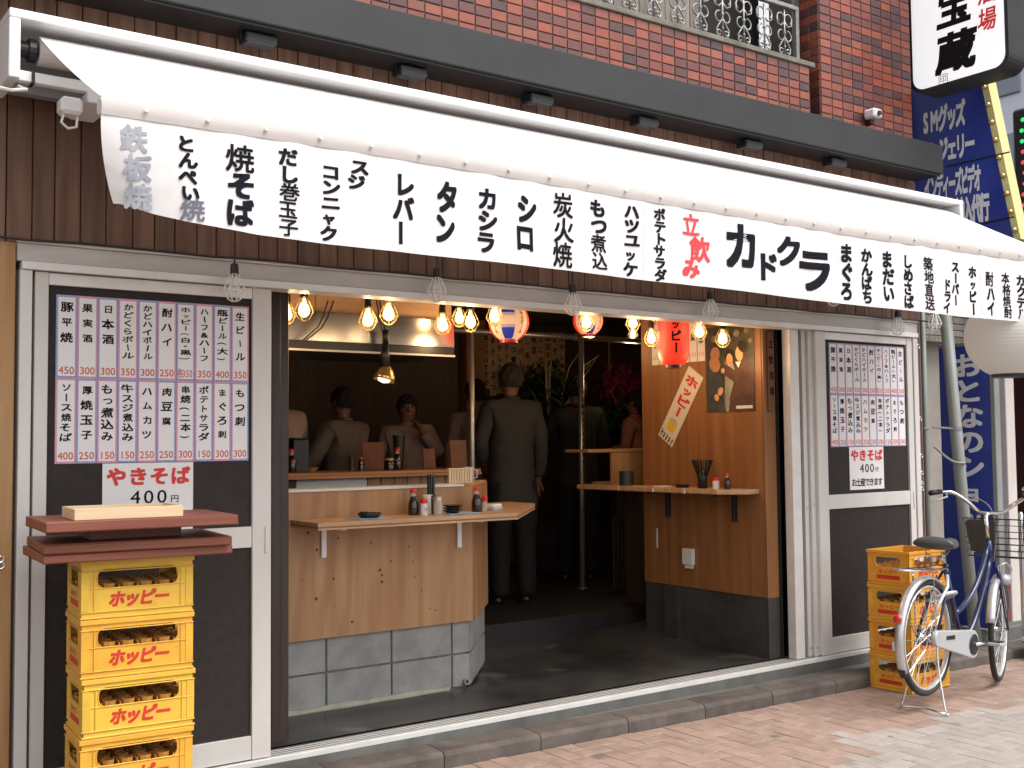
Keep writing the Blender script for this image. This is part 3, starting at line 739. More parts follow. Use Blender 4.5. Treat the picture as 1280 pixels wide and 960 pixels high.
BULBP = [(.010, 0), (.011, -.02), (.022, -.045), (.029, -.068), (.024, -.088), (.010, -.098), (.001, -.1)]
def caged(name, label, loc, lit, cordtop, group):
    t = thing(name, label, 'light', loc, 0, group)
    MB().lathe([(.012, .045), (.017, .040), (.019, .0), (.014, -.006)], 12).build('socket', M_BLACK, t, smooth=False)
    cage_mesh(8, 1.0, .0017 if lit else .0028).build('cage', M_BRASS if lit else M_WIRE, t, smooth=True)
    b = MB().lathe(BULBP, 14).build('bulb', M_LIT if lit else M_GLASS, t, smooth=True)
    if lit: MB().lathe([(.004, -.030), (.012, -.045), (.016, -.062), (.010, -.076), (.002, -.080)], 10).build('filament', M_FIL, b, smooth=True)
    if lit: pass
    MB().tube([(0, 0, .044), (.003, .0, cordtop*.5+.02), (0, .0, cordtop)], .004, 6).build('cord', M_BLACK, t)
    return t
UN = ['in front of the left price list', 'in front of the grey header above the plywood counter', 'in front of the header left of the tall red lantern', 'in front of the header above the couple poster', 'half hidden by the banner above the stacked door stiles', 'above the right price list', 'beside the grey drainpipe at the right end']
pu = caged('caged_bulb', 'unlit clear bulb in zinc wire cage hanging '+UN[0], (0, 0, 0), False, .13, 'unlit caged bulbs along the header')
for n_, (px, py) in enumerate(((293, 346), (546, 350), (716, 369), (888, 377), (1042, 362), (1122, 399), (1168, 394))):
    p = PY(px, py, 4.60); o = pu if n_ == 0 else copy_tree(pu); o.location = p+Vector((0, 0, .012)); o.rotation_euler.z = n_*.7; o['label'] = 'unlit clear caged bulb '+UN[n_]
cb = tag(MB().tube([(.5+.25*k, 4.680, 2.302+.004*math.sin(k*2.3)) for k in range(27)], .005, 6).build('power_cable', M_BLACK, sh), None)
LL = [(380, 371, 5.0, 'leftmost, just right of the brown door post'), (460, 384, 5.05, 'left one of the pair over the plywood counter'), (486, 377, 5.0, 'right one of the pair over the plywood counter'),
      (553, 391, 5.05, 'at the right end of the steel hood'), (574, 384, 5.6, 'small, just left of the inner steel pole'), (588, 387, 4.95, 'large, just right of the hood end'), (618, 380, 5.0, 'in front of the round beer lantern'),
      (733, 390, 5.3, 'upper one of the cluster at the centre pole top'), (737, 402, 6.2, 'lower one of the cluster at the centre pole top'), (768, 368, 5.3, 'mostly hidden by the header right of the pole'),
      (791, 391, 5.3, 'between the centre pole and the red lantern'), (791, 409, 7.4, 'tiny, standing in for a small reflection under the one between pole and lantern'), (814, 410, 5.3, 'at the left edge of the tall red lantern'),  # the tiny deep bulb is added in place of a small reflection
      (874, 402, 5.0, 'at the right edge of the tall red lantern'), (903, 411, 5.0, 'in front of the couple poster'), (359, 378, 5.6, 'standing in for a reflection partly behind the brown door post')]  # last bulb is added where there is only a reflection
pl = None
for n_, (px, py, Y, wh) in enumerate(LL):
    p = PY(px, py, Y); lab = 'lit caged bulb, '+wh
    if pl is None: pl = caged('caged_bulb', lab, (0, 0, 0), True, .55, 'lit caged bulbs inside the shop'); o = pl
    else: o = copy_tree(pl)
    o.location = p; o.rotation_euler.z = n_*.9; o['label'] = lab
    if Y > 5.2 or n_ in (2, 5, 14):
        l = bpy.data.lights.new('bulb_light', 'POINT'); l.energy = 1.7 if Y < 7 else 3; l.color = (1, .62, .30); l.shadow_soft_size = .05
        lo = bpy.data.objects.new('bulb_light', l); COL.objects.link(lo); lo.location = (0, 0, -.20); lo.parent = o

# ================================================================== PLYWOOD STANDING COUNTER
ct = thing('standing_counter', 'plywood standing counter on a grey block base inside the opening', 'counter')
def blk(x0, x1, z0, z1): return MB().box(x0+.005, x1-.005, 5.30, 5.42, z0+.005, z1-.005, .003).build('block', M_BLOCK, ct)
for zi, (z0, z1) in enumerate(((.125, .308), (.308, .492))):
    for a, b in ((2.24, 2.606), (2.606, 2.990), (2.990, 3.372), (3.372, 3.492)): blk(a, b, z0, z1)
MB().box(2.24, 3.47, 5.312, 5.40, .09, .49).build('mortar_bed', M_MORTAR, ct)
cv = Vector((3.495, 5.302, 0)); cw_ = Vector((3.93, 5.80, 0)); dv = (cw_-cv); ang = math.atan2(dv.y, dv.x); Ln = dv.length
rot = Matrix.Rotation(ang, 3, 'Z')
for z0, z1 in ((.125, .308), (.308, .492)):
    t = MB().box(.003, Ln*.62, .0, .11, z0+.005, z1-.005, .003); t.xf(rot, cv); t.build('block', M_BLOCK, ct)
    t = MB().box(Ln*.62+.008, Ln, .0, .11, z0+.005, z1-.005, .003); t.xf(rot, cv); t.build('block', M_BLOCK, ct)
MB().box(2.24, 3.498, 5.276, 5.298, .488, 1.236, .001).build('front_panel', M_PLY, ct)
t = MB().box(.004, Ln+.005, -.020, .0, .488, 1.236, .001); t.xf(rot, cv+Vector((.0, -.004, 0))); t.build('angled_panel', M_PLY, ct)
MB().box(2.24, 3.44, 5.270, 5.42, 1.237, 1.252, .002).build('top_cap', M_ALU, ct)
t = MB().box(.03, Ln, -.02, .10, 1.237, 1.250, .002); t.xf(rot, cv); t.build('top_cap', M_PLYX, ct)
MB().box(2.24, 3.44, 5.30, 5.40, .50, 1.236).build('core', M_DARKWOOD, ct)
poly = [(2.398, 5.275), (2.398, 4.965), (3.575, 4.945), (4.195, 5.62), (4.195, 5.90), (3.99, 5.90), (3.50, 5.275)]
sf = MB().prism(poly, 1.0815, 1.100).build('shelf', M_PLYX, ct)
inner = [(x*.9985+.005, y+.003) for x, y in poly]
MB().prism(inner, 1.0730, 1.0812).build('shelf_ply', mat('dark_ply_edge', (.23, .11, .05), (.32, .17, .08), rough=.6, scale=8, stretch=(1, 1, 30)), ct)
MB().prism(poly, 1.0640, 1.0728).build('shelf_ply', M_PLYX, ct)
for px, py in ((400, 680), (570, 672)):
    X = PY(px, py, 5.27).x+.02
    b = MB().box(X-.014, X+.014, 5.262, 5.275, .90, 1.062, .002).box(X-.013, X+.013, 5.04, 5.262, 1.052, 1.0635, .002)
    b.build('shelf_bracket', M_AWALU, ct)
random.seed(11)
for k in range(22):        # knots in the plywood face
    x, z = random.uniform(2.45, 3.46), random.uniform(.52, 1.04)
    MB().lathe([(.0035+random.random()*.006, 0), (.002, .0009)], 8, (x, 5.2758, z), Matrix.Rotation(R(90), 3, 'X')).build('knot', mat('wood_knot', (.10, .045, .022), rough=.7), ct)
# skirting fillet of mortar and drain pipe stub
MB().tube([(2.24+k*.1, 5.292+.004*math.sin(k*2.1), FZ+.018) for k in range(12)], [.020+.006*math.sin(k*1.7) for k in range(12)], 8).build('mortar_fillet', M_FILLET, ct, smooth=True)
MB().lathe([(.018, 0), (.018, .06), (.012, .06), (.012, .02)], 14, (3.455, 5.335, FZ+.035), Matrix.Rotation(R(78), 3, 'X')).build('drain_stub', M_GREYPL, ct)

# ---- things on the shelf
ZS = 1.1002
def lathe_thing(name, label, cat, loc, parts, group=None, rz=0):
    t = thing(name, label, cat, loc, rz, group)
    for (pn, prof, mm, off) in parts: MB().lathe(prof, 18, off).build(pn, mm, t, smooth=True).modifiers.new('e', 'EDGE_SPLIT').split_angle = R(35)
    return t
M_SOY = mat('soy_sauce_glass', (.02, .008, .005), rough=.08, coat=.5)
M_REDCAP = mat('red_plastic_cap', (.62, .03, .02), rough=.3)
M_WPL = mat('white_plastic', (.72, .71, .69), rough=.35)
M_CLOTHB = mat('light_blue_napkin', (.25, .47, .66), (.30, .52, .70), rough=.8)
M_CLEAR = mat('jar_glass', (.75, .75, .72), rough=.06, alpha=.35)
def SH(px, Y=5.17): return PY(px, 640, Y)
def soy(px, py, Z, label, sc_=1.0, pos=None):
    p = pos or SH(px); s_ = sc_
    return lathe_thing('soy_sauce_bottle', label, 'bottle', (p.x, p.y, Z), [
        ('body', [(.001, 0), (.028*s_, .001), (.030*s_, .012), (.030*s_, .060*s_), (.020*s_, .085*s_), (.013*s_, .100*s_)], M_SOY, (0, 0, 0)),
        ('neck', [(.0135*s_, .1005*s_), (.0125*s_, .118*s_)], M_CLEAR, (0, 0, 0)),
        ('cap', [(.018*s_, .1185*s_), (.018*s_, .132*s_), (.010*s_, .138*s_), (.004*s_, .140*s_)], M_REDCAP, (0, 0, 0))])
soy(517, 641, ZS, 'red capped soy sauce bottle left of the pepper shaker on the plywood shelf')
soy(596, 634.5, ZS, 'red capped soy sauce bottle at the right end of the plywood counter', .98)
p = SH(530, 5.12)
t = lathe_thing('pepper_shaker', 'small white shaker with red cap beside the soy sauce bottle', 'shaker', (p.x, p.y, ZS), [('body', [(.001, 0), (.019, .0), (.019, .062)], M_WPL, (0, 0, 0)), ('cap', [(.0195, .0625), (.0195, .080), (.012, .088)], M_REDCAP, (0, 0, 0))])
fnp = plane_fn((0, -.0195, 0), XV, ZV, .0006); tt = MB(); row(tt, '36', -.012, .012, .032, .026, fnp, .01); tt.build('label_print', M_INK, t)
p = SH(536, 5.17)
lathe_thing('seasoning_can', 'white seasoning can behind the red capped shaker', 'can', (p.x+.012, p.y+.03, ZS), [('body', [(.001, 0), (.027, 0), (.027, .085)], M_WPL, (0, 0, 0)), ('lid', [(.028, .0855), (.028, .100), (.022, .104)], M_WPL, (0, 0, 0))])
p = SH(547.5, 5.11)
t = lathe_thing('toothpick_jar', 'ribbed glass toothpick jar in front of the black chopsticks', 'jar', (p.x, p.y, ZS), [('glass', [(.001, 0), (.026, 0), (.027, .01), (.026, .062), (.022, .074)], M_CLEAR, (0, 0, 0)), ('lid', [(.025, .0745), (.025, .092), (.020, .096)], mat('tin_lid', (.6, .6, .58), rough=.3, metal=.8), (0, 0, 0)), ('toothpicks', [(.001, .003), (.021, .003), (.021, .055)], mat('toothpick_wood', (.55, .42, .28), (.40, .28, .17), rough=.7, scale=60, stretch=(4, 4, .3)), (0, 0, 0))])
p = SH(544, 5.15)
cs = thing('chopstick_cup', 'dark cup full of black chopsticks standing on the plywood shelf', 'chopsticks', (p.x+.004, p.y+.05, ZS))
MB().lathe([(.001, 0), (.029, 0), (.032, .10), (.030, .10), (.027, .01)], 18).build('cup', M_BLACK, cs, smooth=True)
for k in range(14):
    a = k*2.4; r_ = .020*math.sqrt((k+.5)/14)
    MB().box(r_*math.cos(a)-.0032, r_*math.cos(a)+.0032, r_*math.sin(a)-.0032, r_*math.sin(a)+.0032, .012, .205+.008*math.sin(k*3), .0008).build('chopstick', mat('blue_black_lacquer', (.02, .03, .04), rough=.3), cs)
def napkin(px, py, w_, d_, rz, label):
    p = SH(px, 5.11); t = MB().grid(lambda a, b: ((a-.5)*w_, (b-.5)*d_, .0015+.0012*math.sin(a*5+b*3)), 8, 6).build('napkin', M_CLOTHB, solid=.002)
    t.location = (p.x, p.y, ZS); t.rotation_euler.z = rz; return tag(t, label, 'napkin')
napkin(460, 642.5, .21, .13, .25, 'light blue napkin under the black ashtray')
napkin(573, 637, .22, .13, .2, 'light blue napkin under the stacked black saucers')
p = SH(463, 5.10)
a_ = thing('ashtray', 'black ashtray with a notched rim on the left napkin', 'ashtray', (p.x, p.y+.01, ZS+.004), .3)
MB().lathe([(.001, 0), (.045, 0), (.056, .010), (.062, .024), (.057, .024), (.048, .010), (.004, .006)], 24).build('bowl', M_BLACK, a_, smooth=True)
MB().box(-.020, .010, -.064, -.040, .020, .030, .003).box(-.01, .03, .040, .064, .020, .028, .003).build('rest', M_BLACK, a_)
p = SH(568, 5.10)
for k in range(3):
    s_ = thing('saucer', ['bottom one of three stacked black saucers beside the chopsticks', 'middle one of three stacked black saucers beside the chopsticks', 'top one of three stacked black saucers beside the chopsticks'][k], 'saucer', (p.x+.002*k, p.y+.02, ZS+.004+k*.0135), 0, 'stacked black saucers')
    MB().lathe([(.001, 0), (.030, 0), (.038, .008), (.053, .0125), (.053, .016), (.040, .012), (.004, .005)], 26).build('dish', M_BLACK, s_, smooth=True)
p = SH(606, 5.17)
lathe_thing('chili_shaker', 'slim glass chili shaker with red cap beside the right soy bottle', 'shaker', (p.x, p.y, ZS), [('body', [(.001, 0), (.015, 0), (.015, .055)], M_CLEAR, (0, 0, 0)), ('cap', [(.016, .0555), (.017, .078), (.008, .088)], M_REDCAP, (0, 0, 0))])
p = SH(618, 5.22)
t = thing('tissue_tub', 'low white tub with a blue band at the right end of the counter', 'tub', (p.x, p.y, ZS), .3)
MB().box(-.042, .042, -.028, .028, 0, .036, .008).build('body', M_WPL, t)
MB().box(-.0425, .0425, -.0285, .0285, .008, .020, .004).build('band', M_CLOTHB, t)
# wooden rack, card and mug behind the counter end
ZK = 1.2525
p = PY(575, 607, 5.36)
t = thing('wooden_rack', 'small slatted wooden rack standing on the counter cap', 'rack', (p.x, 5.36, ZK))
for k in range(9): MB().box(-.075+k*.0175, -.062+k*.0175, -.006, .006, .006, .078, .001).build('slat', M_TRAY, t)
MB().box(-.08, .086, -.014, .014, 0, .006, .001).box(-.08, .086, -.008, .010, .0785, .086, .001).build('rail', M_TRAY, t)
p = PY(597, 606, 5.40)
t = thing('menu_card', 'white upright menu card behind the right soy sauce bottle', 'card', (3.425, 5.37, ZK), .5)
MB().box(-.022, .022, -.001, .001, .0, .080).build('card', M_PAPER, t); MB().box(-.022, .022, -.012, .012, -.0005, .003).build('foot', M_PAPER, t)
p = Vector((3.60, 5.47, 1.2505))
t = lathe_thing('beer_mug', 'empty glass beer mug at the counter corner', 'mug', p, [('glass', [(.001, 0), (.030, 0), (.034, .09), (.031, .09), (.028, .01)], M_CLEAR, (0, 0, 0))])
MB().tube([(.032, 0, .075), (.060, 0, .070), (.062, 0, .030), (.030, 0, .022)], .005, 8).build('handle', M_CLEAR, t, smooth=True)

# ================================================================== KITCHEN: hood, inner counter, poles
hd = thing('extractor_hood', 'stainless steel extractor hood over the plywood counter', 'hood')
MB().box(1.9, 3.722, 5.80, 6.5, 2.066, 2.236, .003).build('steel_skirt', M_STEEL, hd)
MB().box(1.9, 3.72, 5.80, 6.5, 2.015, 2.0655, .002).build('dark_rim', M_BLACK, hd)
MB().box(1.9, 3.722, 5.79, 5.80, 2.008, 2.020, .001).build('rim_lip', M_ALU, hd)
for a, b in ((1.9, 2.8), (2.804, 3.722)): MB().box(a, b, 5.83, 5.85, 2.237, 2.69, .001).build('box_panel', M_PLYX, hd)
for k, ptsx in enumerate((((410, 376), (404, 395), (398, 408), (378, 426)), ((417, 376), (410, 396), (402, 410), (383, 425)), ((470, 372), (474, 395), (478, 415), (481, 432)), ((474, 372), (478, 398), (482, 416), (484, 432)))):
    tag(MB().tube([PY(a, b, 5.72) for a, b in ptsx], .0045, 5).build('loose_wire', M_BLACK), ['black wire curving left across the steel hood', 'second black wire curving left across the steel hood', 'black wire dropping to the clip lamp', 'second black wire dropping to the clip lamp'][k], 'wire')
p = PY(481, 470, 5.72)
cl = thing('clip_lamp', 'lit clip spotlight with open reflector hanging under the steel hood', 'lamp', p, 0)
rr = Matrix.Rotation(R(16), 3, 'Y')
MB().tube([(.006, 0, .27), (.005, 0, .20)], .018, 10).tube([(.005, 0, .20), (.0, 0, .055)], [.018, .034], 12).build('lamp_socket', M_BLACK, cl, smooth=True)
MB().lathe([(.022, .060), (.045, .035), (.062, -.005), (.066, -.028), (.064, -.028), (.058, -.005), (.041, .033), (.018, .056)], 22, (0, 0, 0), rr, cap=False).build('reflector', mat('amber_reflector', (.75, .5, .2), rough=.25, metal=.8), cl, smooth=True)
MB().lathe([(.002, .04), (.028, .020), (.040, -.012), (.032, -.032), (.002, -.042)], 16, (0, 0, 0), rr).build('bulb', mat('spot_bulb', (1, .9, .8), emit=(1, .80, .55), estr=2.2), cl, smooth=True)
ic = thing('inner_counter', 'orange topped serving counter in the dark room behind the plywood counter', 'counter')
MB().box(2.75, 4.35, 6.45, 7.0, 1.282, 1.302, .002).build('top', M_COUNTER, ic)
MB().box(2.75, 4.35, 6.44, 6.47, 1.262, 1.2815, .002).build('edge_strip', M_COUNTER, ic)
MB().box(3.0, 3.50, 6.52, 6.55, .30, 1.261, .002).build('steel_panel', M_ALU, ic)
x = 3.505
while x < 4.3: MB().box(x, x+.095, 6.52, 6.55, .30, 1.261, .002).build('board', M_PLY, ic); x += .1
MB().box(2.76, 2.995, 6.52, 6.55, .30, 1.261).build('end_panel', M_DARKWOOD, ic)
M_POLE = mat('bare_steel_pole', (.50, .48, .44), (.42, .40, .36), rough=.35, metal=.7, scale=10)
pb = PZ(730.5, 735, .27); ptop = 2.38
po = thing('steel_pole', 'bare steel pole standing in the middle of the dark room', 'pole', (pb.x, pb.y, .27))
MB().tube([(-.02, 0, 0), (0, 0, 2.13)], .023, 14).build('tube', M_POLE, po, smooth=True)
MB().lathe([(.045, 0), (.045, .006)], 16, (-.02, 0, 0)).build('base_plate', M_POLE, po)
tt = MB(); column(tt, 'カドクラ立飲みカドクラ立飲み', -.002, 1.82, 1.02, .028, lambda u_, v_, l: Vector((u_-.01, -.0245-l, v_)), .03); tt.build('pole_lettering', M_INK, po)
p0, p1 = PY(640, 416, pb.y), PY(806, 427.5, pb.y)
cp = thing('ceiling_pipe', 'horizontal steel pipe under the dark ceiling meeting the centre pole', 'pipe', (0, 0, 0))
MB().tube([(4.55, pb.y+.05, p0.z), (7.85, pb.y+.05, p0.z)], .024, 12).build('tube', M_POLE, cp, smooth=True)
MB().lathe([(.032, -.035), (.032, .035)], 14, (pb.x, pb.y+.05, p0.z), Matrix.Rotation(R(90), 3, 'Y')).build('clamp', M_POLE, cp)
a, b = PY(587, 410, 6.42), PY(590, 620, 6.42)
po2 = thing('steel_pole', 'thinner steel pole rising beside the white shirted back near the counter', 'pole', (a.x, 6.40, .27))
MB().tube([(0, 0, 0), (0, 0, 2.35)], .018, 12).build('tube', M_POLE, po2, smooth=True)
MB().lathe([(.04, 0), (.04, .006)], 16).build('base_plate', M_POLE, po2)

# ================================================================== RIGHT SIDE COUNTER AND WALL DECOR
ws = thing('wall_shelf', 'long narrow wooden wall shelf on black brackets along the orange wall', 'shelf')
MB().prism([(5.437, 4.90), (5.437, 6.35), (5.28, 6.48), (5.16, 6.40), (5.185, 5.02), (5.30, 4.90)], 1.142, 1.168).build('board', M_PLYX, ws)
MB().prism([(5.437, 4.905), (5.437, 6.34), (5.285, 6.47), (5.165, 6.39), (5.19, 5.025), (5.305, 4.905)], 1.137, 1.1418).build('edge_ply', M_COUNTER, ws)
for Y in (5.10, 5.72):
    MB().box(5.405, 5.437, Y-.012, Y+.012, .955, 1.136, .002).box(5.24, 5.405, Y-.012, Y+.012, 1.122, 1.1365, .002).build('bracket', M_BLACK, ws)
for Y in (5.3, 5.6, 5.95): MB().box(5.166, 5.174, Y-.004, Y+.004, 1.138, 1.169).build('clip', M_WPL, ws)
bx = thing('corner_cabinet', 'light wooden box counter at the far end of the wall shelf', 'cabinet')
MB().box(5.33, 5.70, 6.20, 6.225, 1.165, 1.402, .002).build('side_panel', M_PLY, bx)
MB().box(5.10, 5.72, 6.19, 6.46, 1.403, 1.425, .002).build('top', M_COUNTER, bx)
MB().box(5.345, 5.70, 6.2255, 6.45, 1.165, 1.185, .002).build('bottom_panel', M_PLY, bx)
MB().box(5.66, 5.70, 6.25, 6.45, .27, 1.164, .002).build('leg', M_DARKWOOD, bx)
lw = thing('slatted_partition', 'low slatted wooden partition in the dark under the corner cabinet', 'partition')
x = 5.98
while x < 6.85: MB().box(x, x+.043, 6.95, 6.97, .28, .86, .002).build('slat', M_DARKWOOD, lw); x += .046
ZW = 1.1685
def onshelf(px, py): p = PZ(px, py, ZW); return p
def atY(Y, off=.14): return Vector((5.437-off, Y, ZW))
t = thing('chopstick_cup', 'black cup with splayed black fans standing on the wall shelf', 'chopsticks', atY(5.26))
MB().lathe([(.001, 0), (.032, 0), (.033, .12), (.030, .12), (.029, .01)], 16).build('cup', M_BLACK, t, smooth=True)
for k in range(10):
    a = k*.63; s_ = .45
    MB().tube([(.01*math.cos(a), .01*math.sin(a), .02), (.01*math.cos(a)+.055*math.cos(a), .01*math.sin(a)+.055*math.sin(a), .185)], [.004, .007], 5).build('chopstick', M_BLACK, t)
p = atY(5.13, .15)
lathe_thing('pepper_shaker', 'white shaker with red band on the wall shelf', 'shaker', (p.x, p.y, p.z), [('body', [(.001, 0), (.022, 0), (.022, .052)], M_WPL, (0, 0, 0)), ('cap', [(.0225, .0525), (.0225, .075)], M_REDCAP, (0, 0, 0))])
soy(0, 0, ZW, 'red capped soy sauce bottle at the right of the wall shelf', .75, atY(5.06, .12))
p = atY(5.46, .13)
lathe_thing('ashtray', 'black ashtray left of the black cup on the wall shelf', 'ashtray', (p.x, p.y, p.z), [('bowl', [(.001, 0), (.04, 0), (.055, .02), (.050, .02), (.036, .006)], M_BLACK, (0, 0, 0))])
p = atY(5.62, .16); t = MB().box(-.05, .05, -.04, .04, 0, .008, .002).build('folded_towel', M_PAPER); t.location = (p.x, p.y, p.z); tag(t, 'folded white towel at the back of the wall shelf', 'towel')
p = atY(6.02, .13)
lathe_thing('dark_tin', 'dark round tin at the far end of the wall shelf', 'tin', (p.x, p.y, p.z), [('body', [(.001, 0), (.052, 0), (.052, .10), (.047, .10), (.046, .01)], mat('dark_green_tin', (.02, .03, .028), rough=.35), (0, 0, 0))])
# socket on the wall
t = thing('wall_socket', 'white covered power socket low on the orange wall', 'socket', (5.437, 5.53, .70))
MB().box(-.030, 0, -.05, .05, -.06, .05, .004).build('cover', M_WPL, t)
MB().box(-.020, -.0, -.035, .035, -.085, -.0605, .003).build('outlet', M_WPL, t)
t = MB().box(-.006, 0, -.008, .008, -.07, .07, .002).build('switch_strip', M_ALU); t.location = (5.437, 5.85, .80); tag(t, 'thin pale metal strip on the orange wall left of the socket', 'plate')
# wall papers: facing -X ; u runs from far to near
def wall_fn(Y, z, l=.0015): return plane_fn((5.437, Y, z), (0, -1, 0), ZV, l)
XW = 5.437
def wall_poly(pts, lift, n='y'):        # pts (u, v) with u along -Y
    return [(XW-lift, -u_, v_) for u_, v_ in pts]
def poster(label):
    y0, y1, z0, z1 = 5.345, 4.915, 1.668, 2.235
    t = thing('film_poster', label, 'poster', (XW, y0, z0)); W = y0-y1; H = z1-z0
    MB().box(-.002, -.0005, -W, 0, 0, H).build('sheet', mat('poster_dark_ground', (.02, .03, .026), (.085, .08, .05), rough=.5, scale=7), t)
    fn = plane_fn((-.0022, 0, 0), (0, -1, 0), ZV, .0)
    def flat(name, pts, m, l): MB().add([fn(u_*W, v_*H, l) for u_, v_ in pts], [tuple(range(len(pts)))]).build(name, m, t)
    def ell(cx, cy, rx, ry, tl=0, n=18): return [(cx+rx*math.cos(2*math.pi*k/n)*math.cos(tl)-ry*math.sin(2*math.pi*k/n)*math.sin(tl), cy+rx*math.cos(2*math.pi*k/n)*math.sin(tl)+ry*math.sin(2*math.pi*k/n)*math.cos(tl)) for k in range(n)]
    sk = mat('poster_skin', (.60, .33, .17), (.70, .42, .24), rough=.5, scale=20); su = mat('poster_brown_suit', (.07, .035, .03), (.12, .065, .05), rough=.5, scale=12)
    pale = mat('poster_pale_dress', (.40, .37, .30), (.22, .22, .2), rough=.5, scale=15); hr = mat('poster_hair', (.03, .02, .015), rough=.5); fl_ = mat('poster_flowers', (.55, .25, .12), (.35, .2, .12), rough=.5, scale=25); dk = mat('poster_dark_dress', (.03, .035, .04), (.07, .075, .08), rough=.5, scale=14)
    for k, (cx, cy, r_) in enumerate(((.18, .86, .06), (.45, .93, .05), (.65, .9, .06), (.85, .92, .05), (.92, .8, .04), (.33, .84, .04))): flat('flower', ell(cx, cy, r_, r_*.7), mat('poster_leaf', (.14, .13, .07), (.24, .2, .1), rough=.5, scale=20), .0001+k*.00002)
    flat('dress', [(.40, .62), (.55, .60), (.62, .45), (.55, .2), (.50, .0), (.38, .0), (.40, .3)], pale, .0004)
    flat('suit', [(.60, .58), (.84, .62), (.98, .50), (.99, .2), (.97, .0), (.47, .0), (.50, .18), (.58, .34), (.36, .44), (.32, .52), (.40, .56), (.62, .47)], su, .0006)
    flat('gown', [(.05, .50), (.22, .52), (.32, .40), (.34, .2), (.42, .0), (.02, .0), (.03, .3)], dk, .0005)
    flat('face', ell(.70, .66, .075, .085, .3), sk, .0008); flat('hair', ell(.77, .74, .10, .065, -.4), hr, .0009)
    flat('hair', ell(.50, .63, .095, .10), hr, .00065); flat('face', ell(.50, .60, .065, .075, .2), sk, .00085); flat('mouth', ell(.51, .565, .018, .008), M_REDINK, .0010)
    flat('bonnet', ell(.20, .68, .10, .085, .2), fl_, .0008); flat('bonnet', ell(.19, .56, .12, .09, -.3), fl_, .0007)
    flat('hand', ell(.30, .24, .06, .045, .5), sk, .0009); flat('hand', ell(.22, .17, .05, .04, -.4), sk, .0009); flat('hand', ell(.36, .48, .04, .03), sk, .0009)
    flat('collar', [(.62, .57), (.73, .57), (.68, .50)], M_PAPER, .0010)
    flat('caption', [(.62, .03), (.95, .03), (.95, .065), (.62, .065)], M_PAPER, .0010)
poster('dark painted film poster of an embracing couple in a brown suit and pale dress')
bn = thing('paper_banner', 'tilted white paper banner with red katakana on the orange wall', 'banner', (XW, 0, 0))
cA, cB, cC, cD = [PX(*q, XW-.002) for q in ((859, 457), (881.5, 472.5), (840.5, 561.5), (822, 541.5))]
up_ = ((cA+cB)/2-(cC+cD)/2); Lb = up_.length; upv = up_.normalized(); nx_ = Vector((-1, 0, 0)); rt = upv.cross(nx_).normalized(); rt = -rt if rt.y > 0 else rt
Wb = .5*((cB-cA).length+(cC-cD).length)*.86; o_ = (cC+cD)/2; o_ = Vector((-.001, o_.y, o_.z))
fb_ = lambda u_, v_, l: o_+rt*u_+upv*v_+nx_*(.001+l)
MB().add([fb_(-Wb/2, 0, -.0008), fb_(Wb/2, 0, -.0008), fb_(Wb/2, Lb, -.0008), fb_(-Wb/2, Lb, -.0008), fb_(-Wb/2, 0, .0), fb_(Wb/2, 0, .0), fb_(Wb/2, Lb, .0), fb_(-Wb/2, Lb, .0)], [(4, 5, 6, 7), (0, 3, 2, 1), (0, 1, 5, 4), (1, 2, 6, 5), (2, 3, 7, 6), (3, 0, 4, 7)]).build('sheet', mat('cream_paper', (.70, .66, .56), rough=.6), bn)
t = MB(); column(t, 'ホッピー', 0, Lb*.93, Lb*.36, Wb*.80, lambda a, b, l: fb_(a, b, .0005+l), .05); t.build('red_lettering', M_REDINK, bn)
t = MB(); row(t, 'Hoppy', -Wb*.46, Wb*.46, Lb*.075, .075, lambda a, b, l: fb_(a, b, .0005+l), .04); t.build('black_lettering', M_INK, bn)
t = MB(); t.add([fb_(a*Wb, b*Lb, .0007) for a, b in ((-.20, .15), (.20, .15), (.27, .27), (-.27, .27))], [(0, 1, 2, 3)]); t.build('drawn_glass', mat('beer_yellow', (.75, .50, .03), rough=.6), bn)
t = MB(); t.add([fb_(a*Wb, b*Lb, .0008) for a, b in ((-.28, .27), (.28, .27), (.22, .31), (.05, .325), (-.2, .31))], [(0, 1, 2, 3, 4)]); t.build('drawn_foam', mat('grey_print', (.45, .44, .42), rough=.6), bn)
# white price strips behind the red lantern
pp = thing('price_strip', 'row of white price strips on the orange wall behind the tall red lantern', 'paper', (XW, 0, 0))
ya, yb, za, zb = PX(815, 457, XW).y, PX(882, 456, XW).y, PX(815, 457, XW).z, 2.55
n_ = 7
for k in range(n_):
    y0 = ya+(yb-ya)*k/n_; y1 = ya+(yb-ya)*(k+1)/n_
    s_ = MB().box(-.002, -.0005, min(y0, y1)+.004, max(y0, y1)-.004, za, zb).build('strip', M_PAPER, pp)
    t = MB(); column(t, BOTS[k][:5], 0, zb-.02, za+.10, .045, plane_fn((-.0022, (y0+y1)/2, 0), (0, -1, 0), ZV, .0004), .02); t.build('lettering', M_INK, s_)
    t = MB(); row(t, BOTP[k], -.03, .03, za+.05, .04, plane_fn((-.0022, (y0+y1)/2, 0), (0, -1, 0), ZV, .0004), .01); t.build('lettering', M_PRICE, s_)
# carved board sign near the jamb
bs = thing('carved_board', 'dark vertical carved wooden board beside the aluminium jamb', 'sign', (5.468, 4.8445, 1.66))
MB().box(0, .062, -.012, 0, 0, .51, .002).build('board', wood('aged_sign_wood', (.13, .055, .022), (.2, .09, .04), 'z', 3, .6, 0, .2), bs)
t = MB(); column(t, '立飲酒場', .031, .48, .08, .045, plane_fn((0, -.0122, 0), XV, ZV, .0004), .02); t.build('lettering', M_INK, bs)

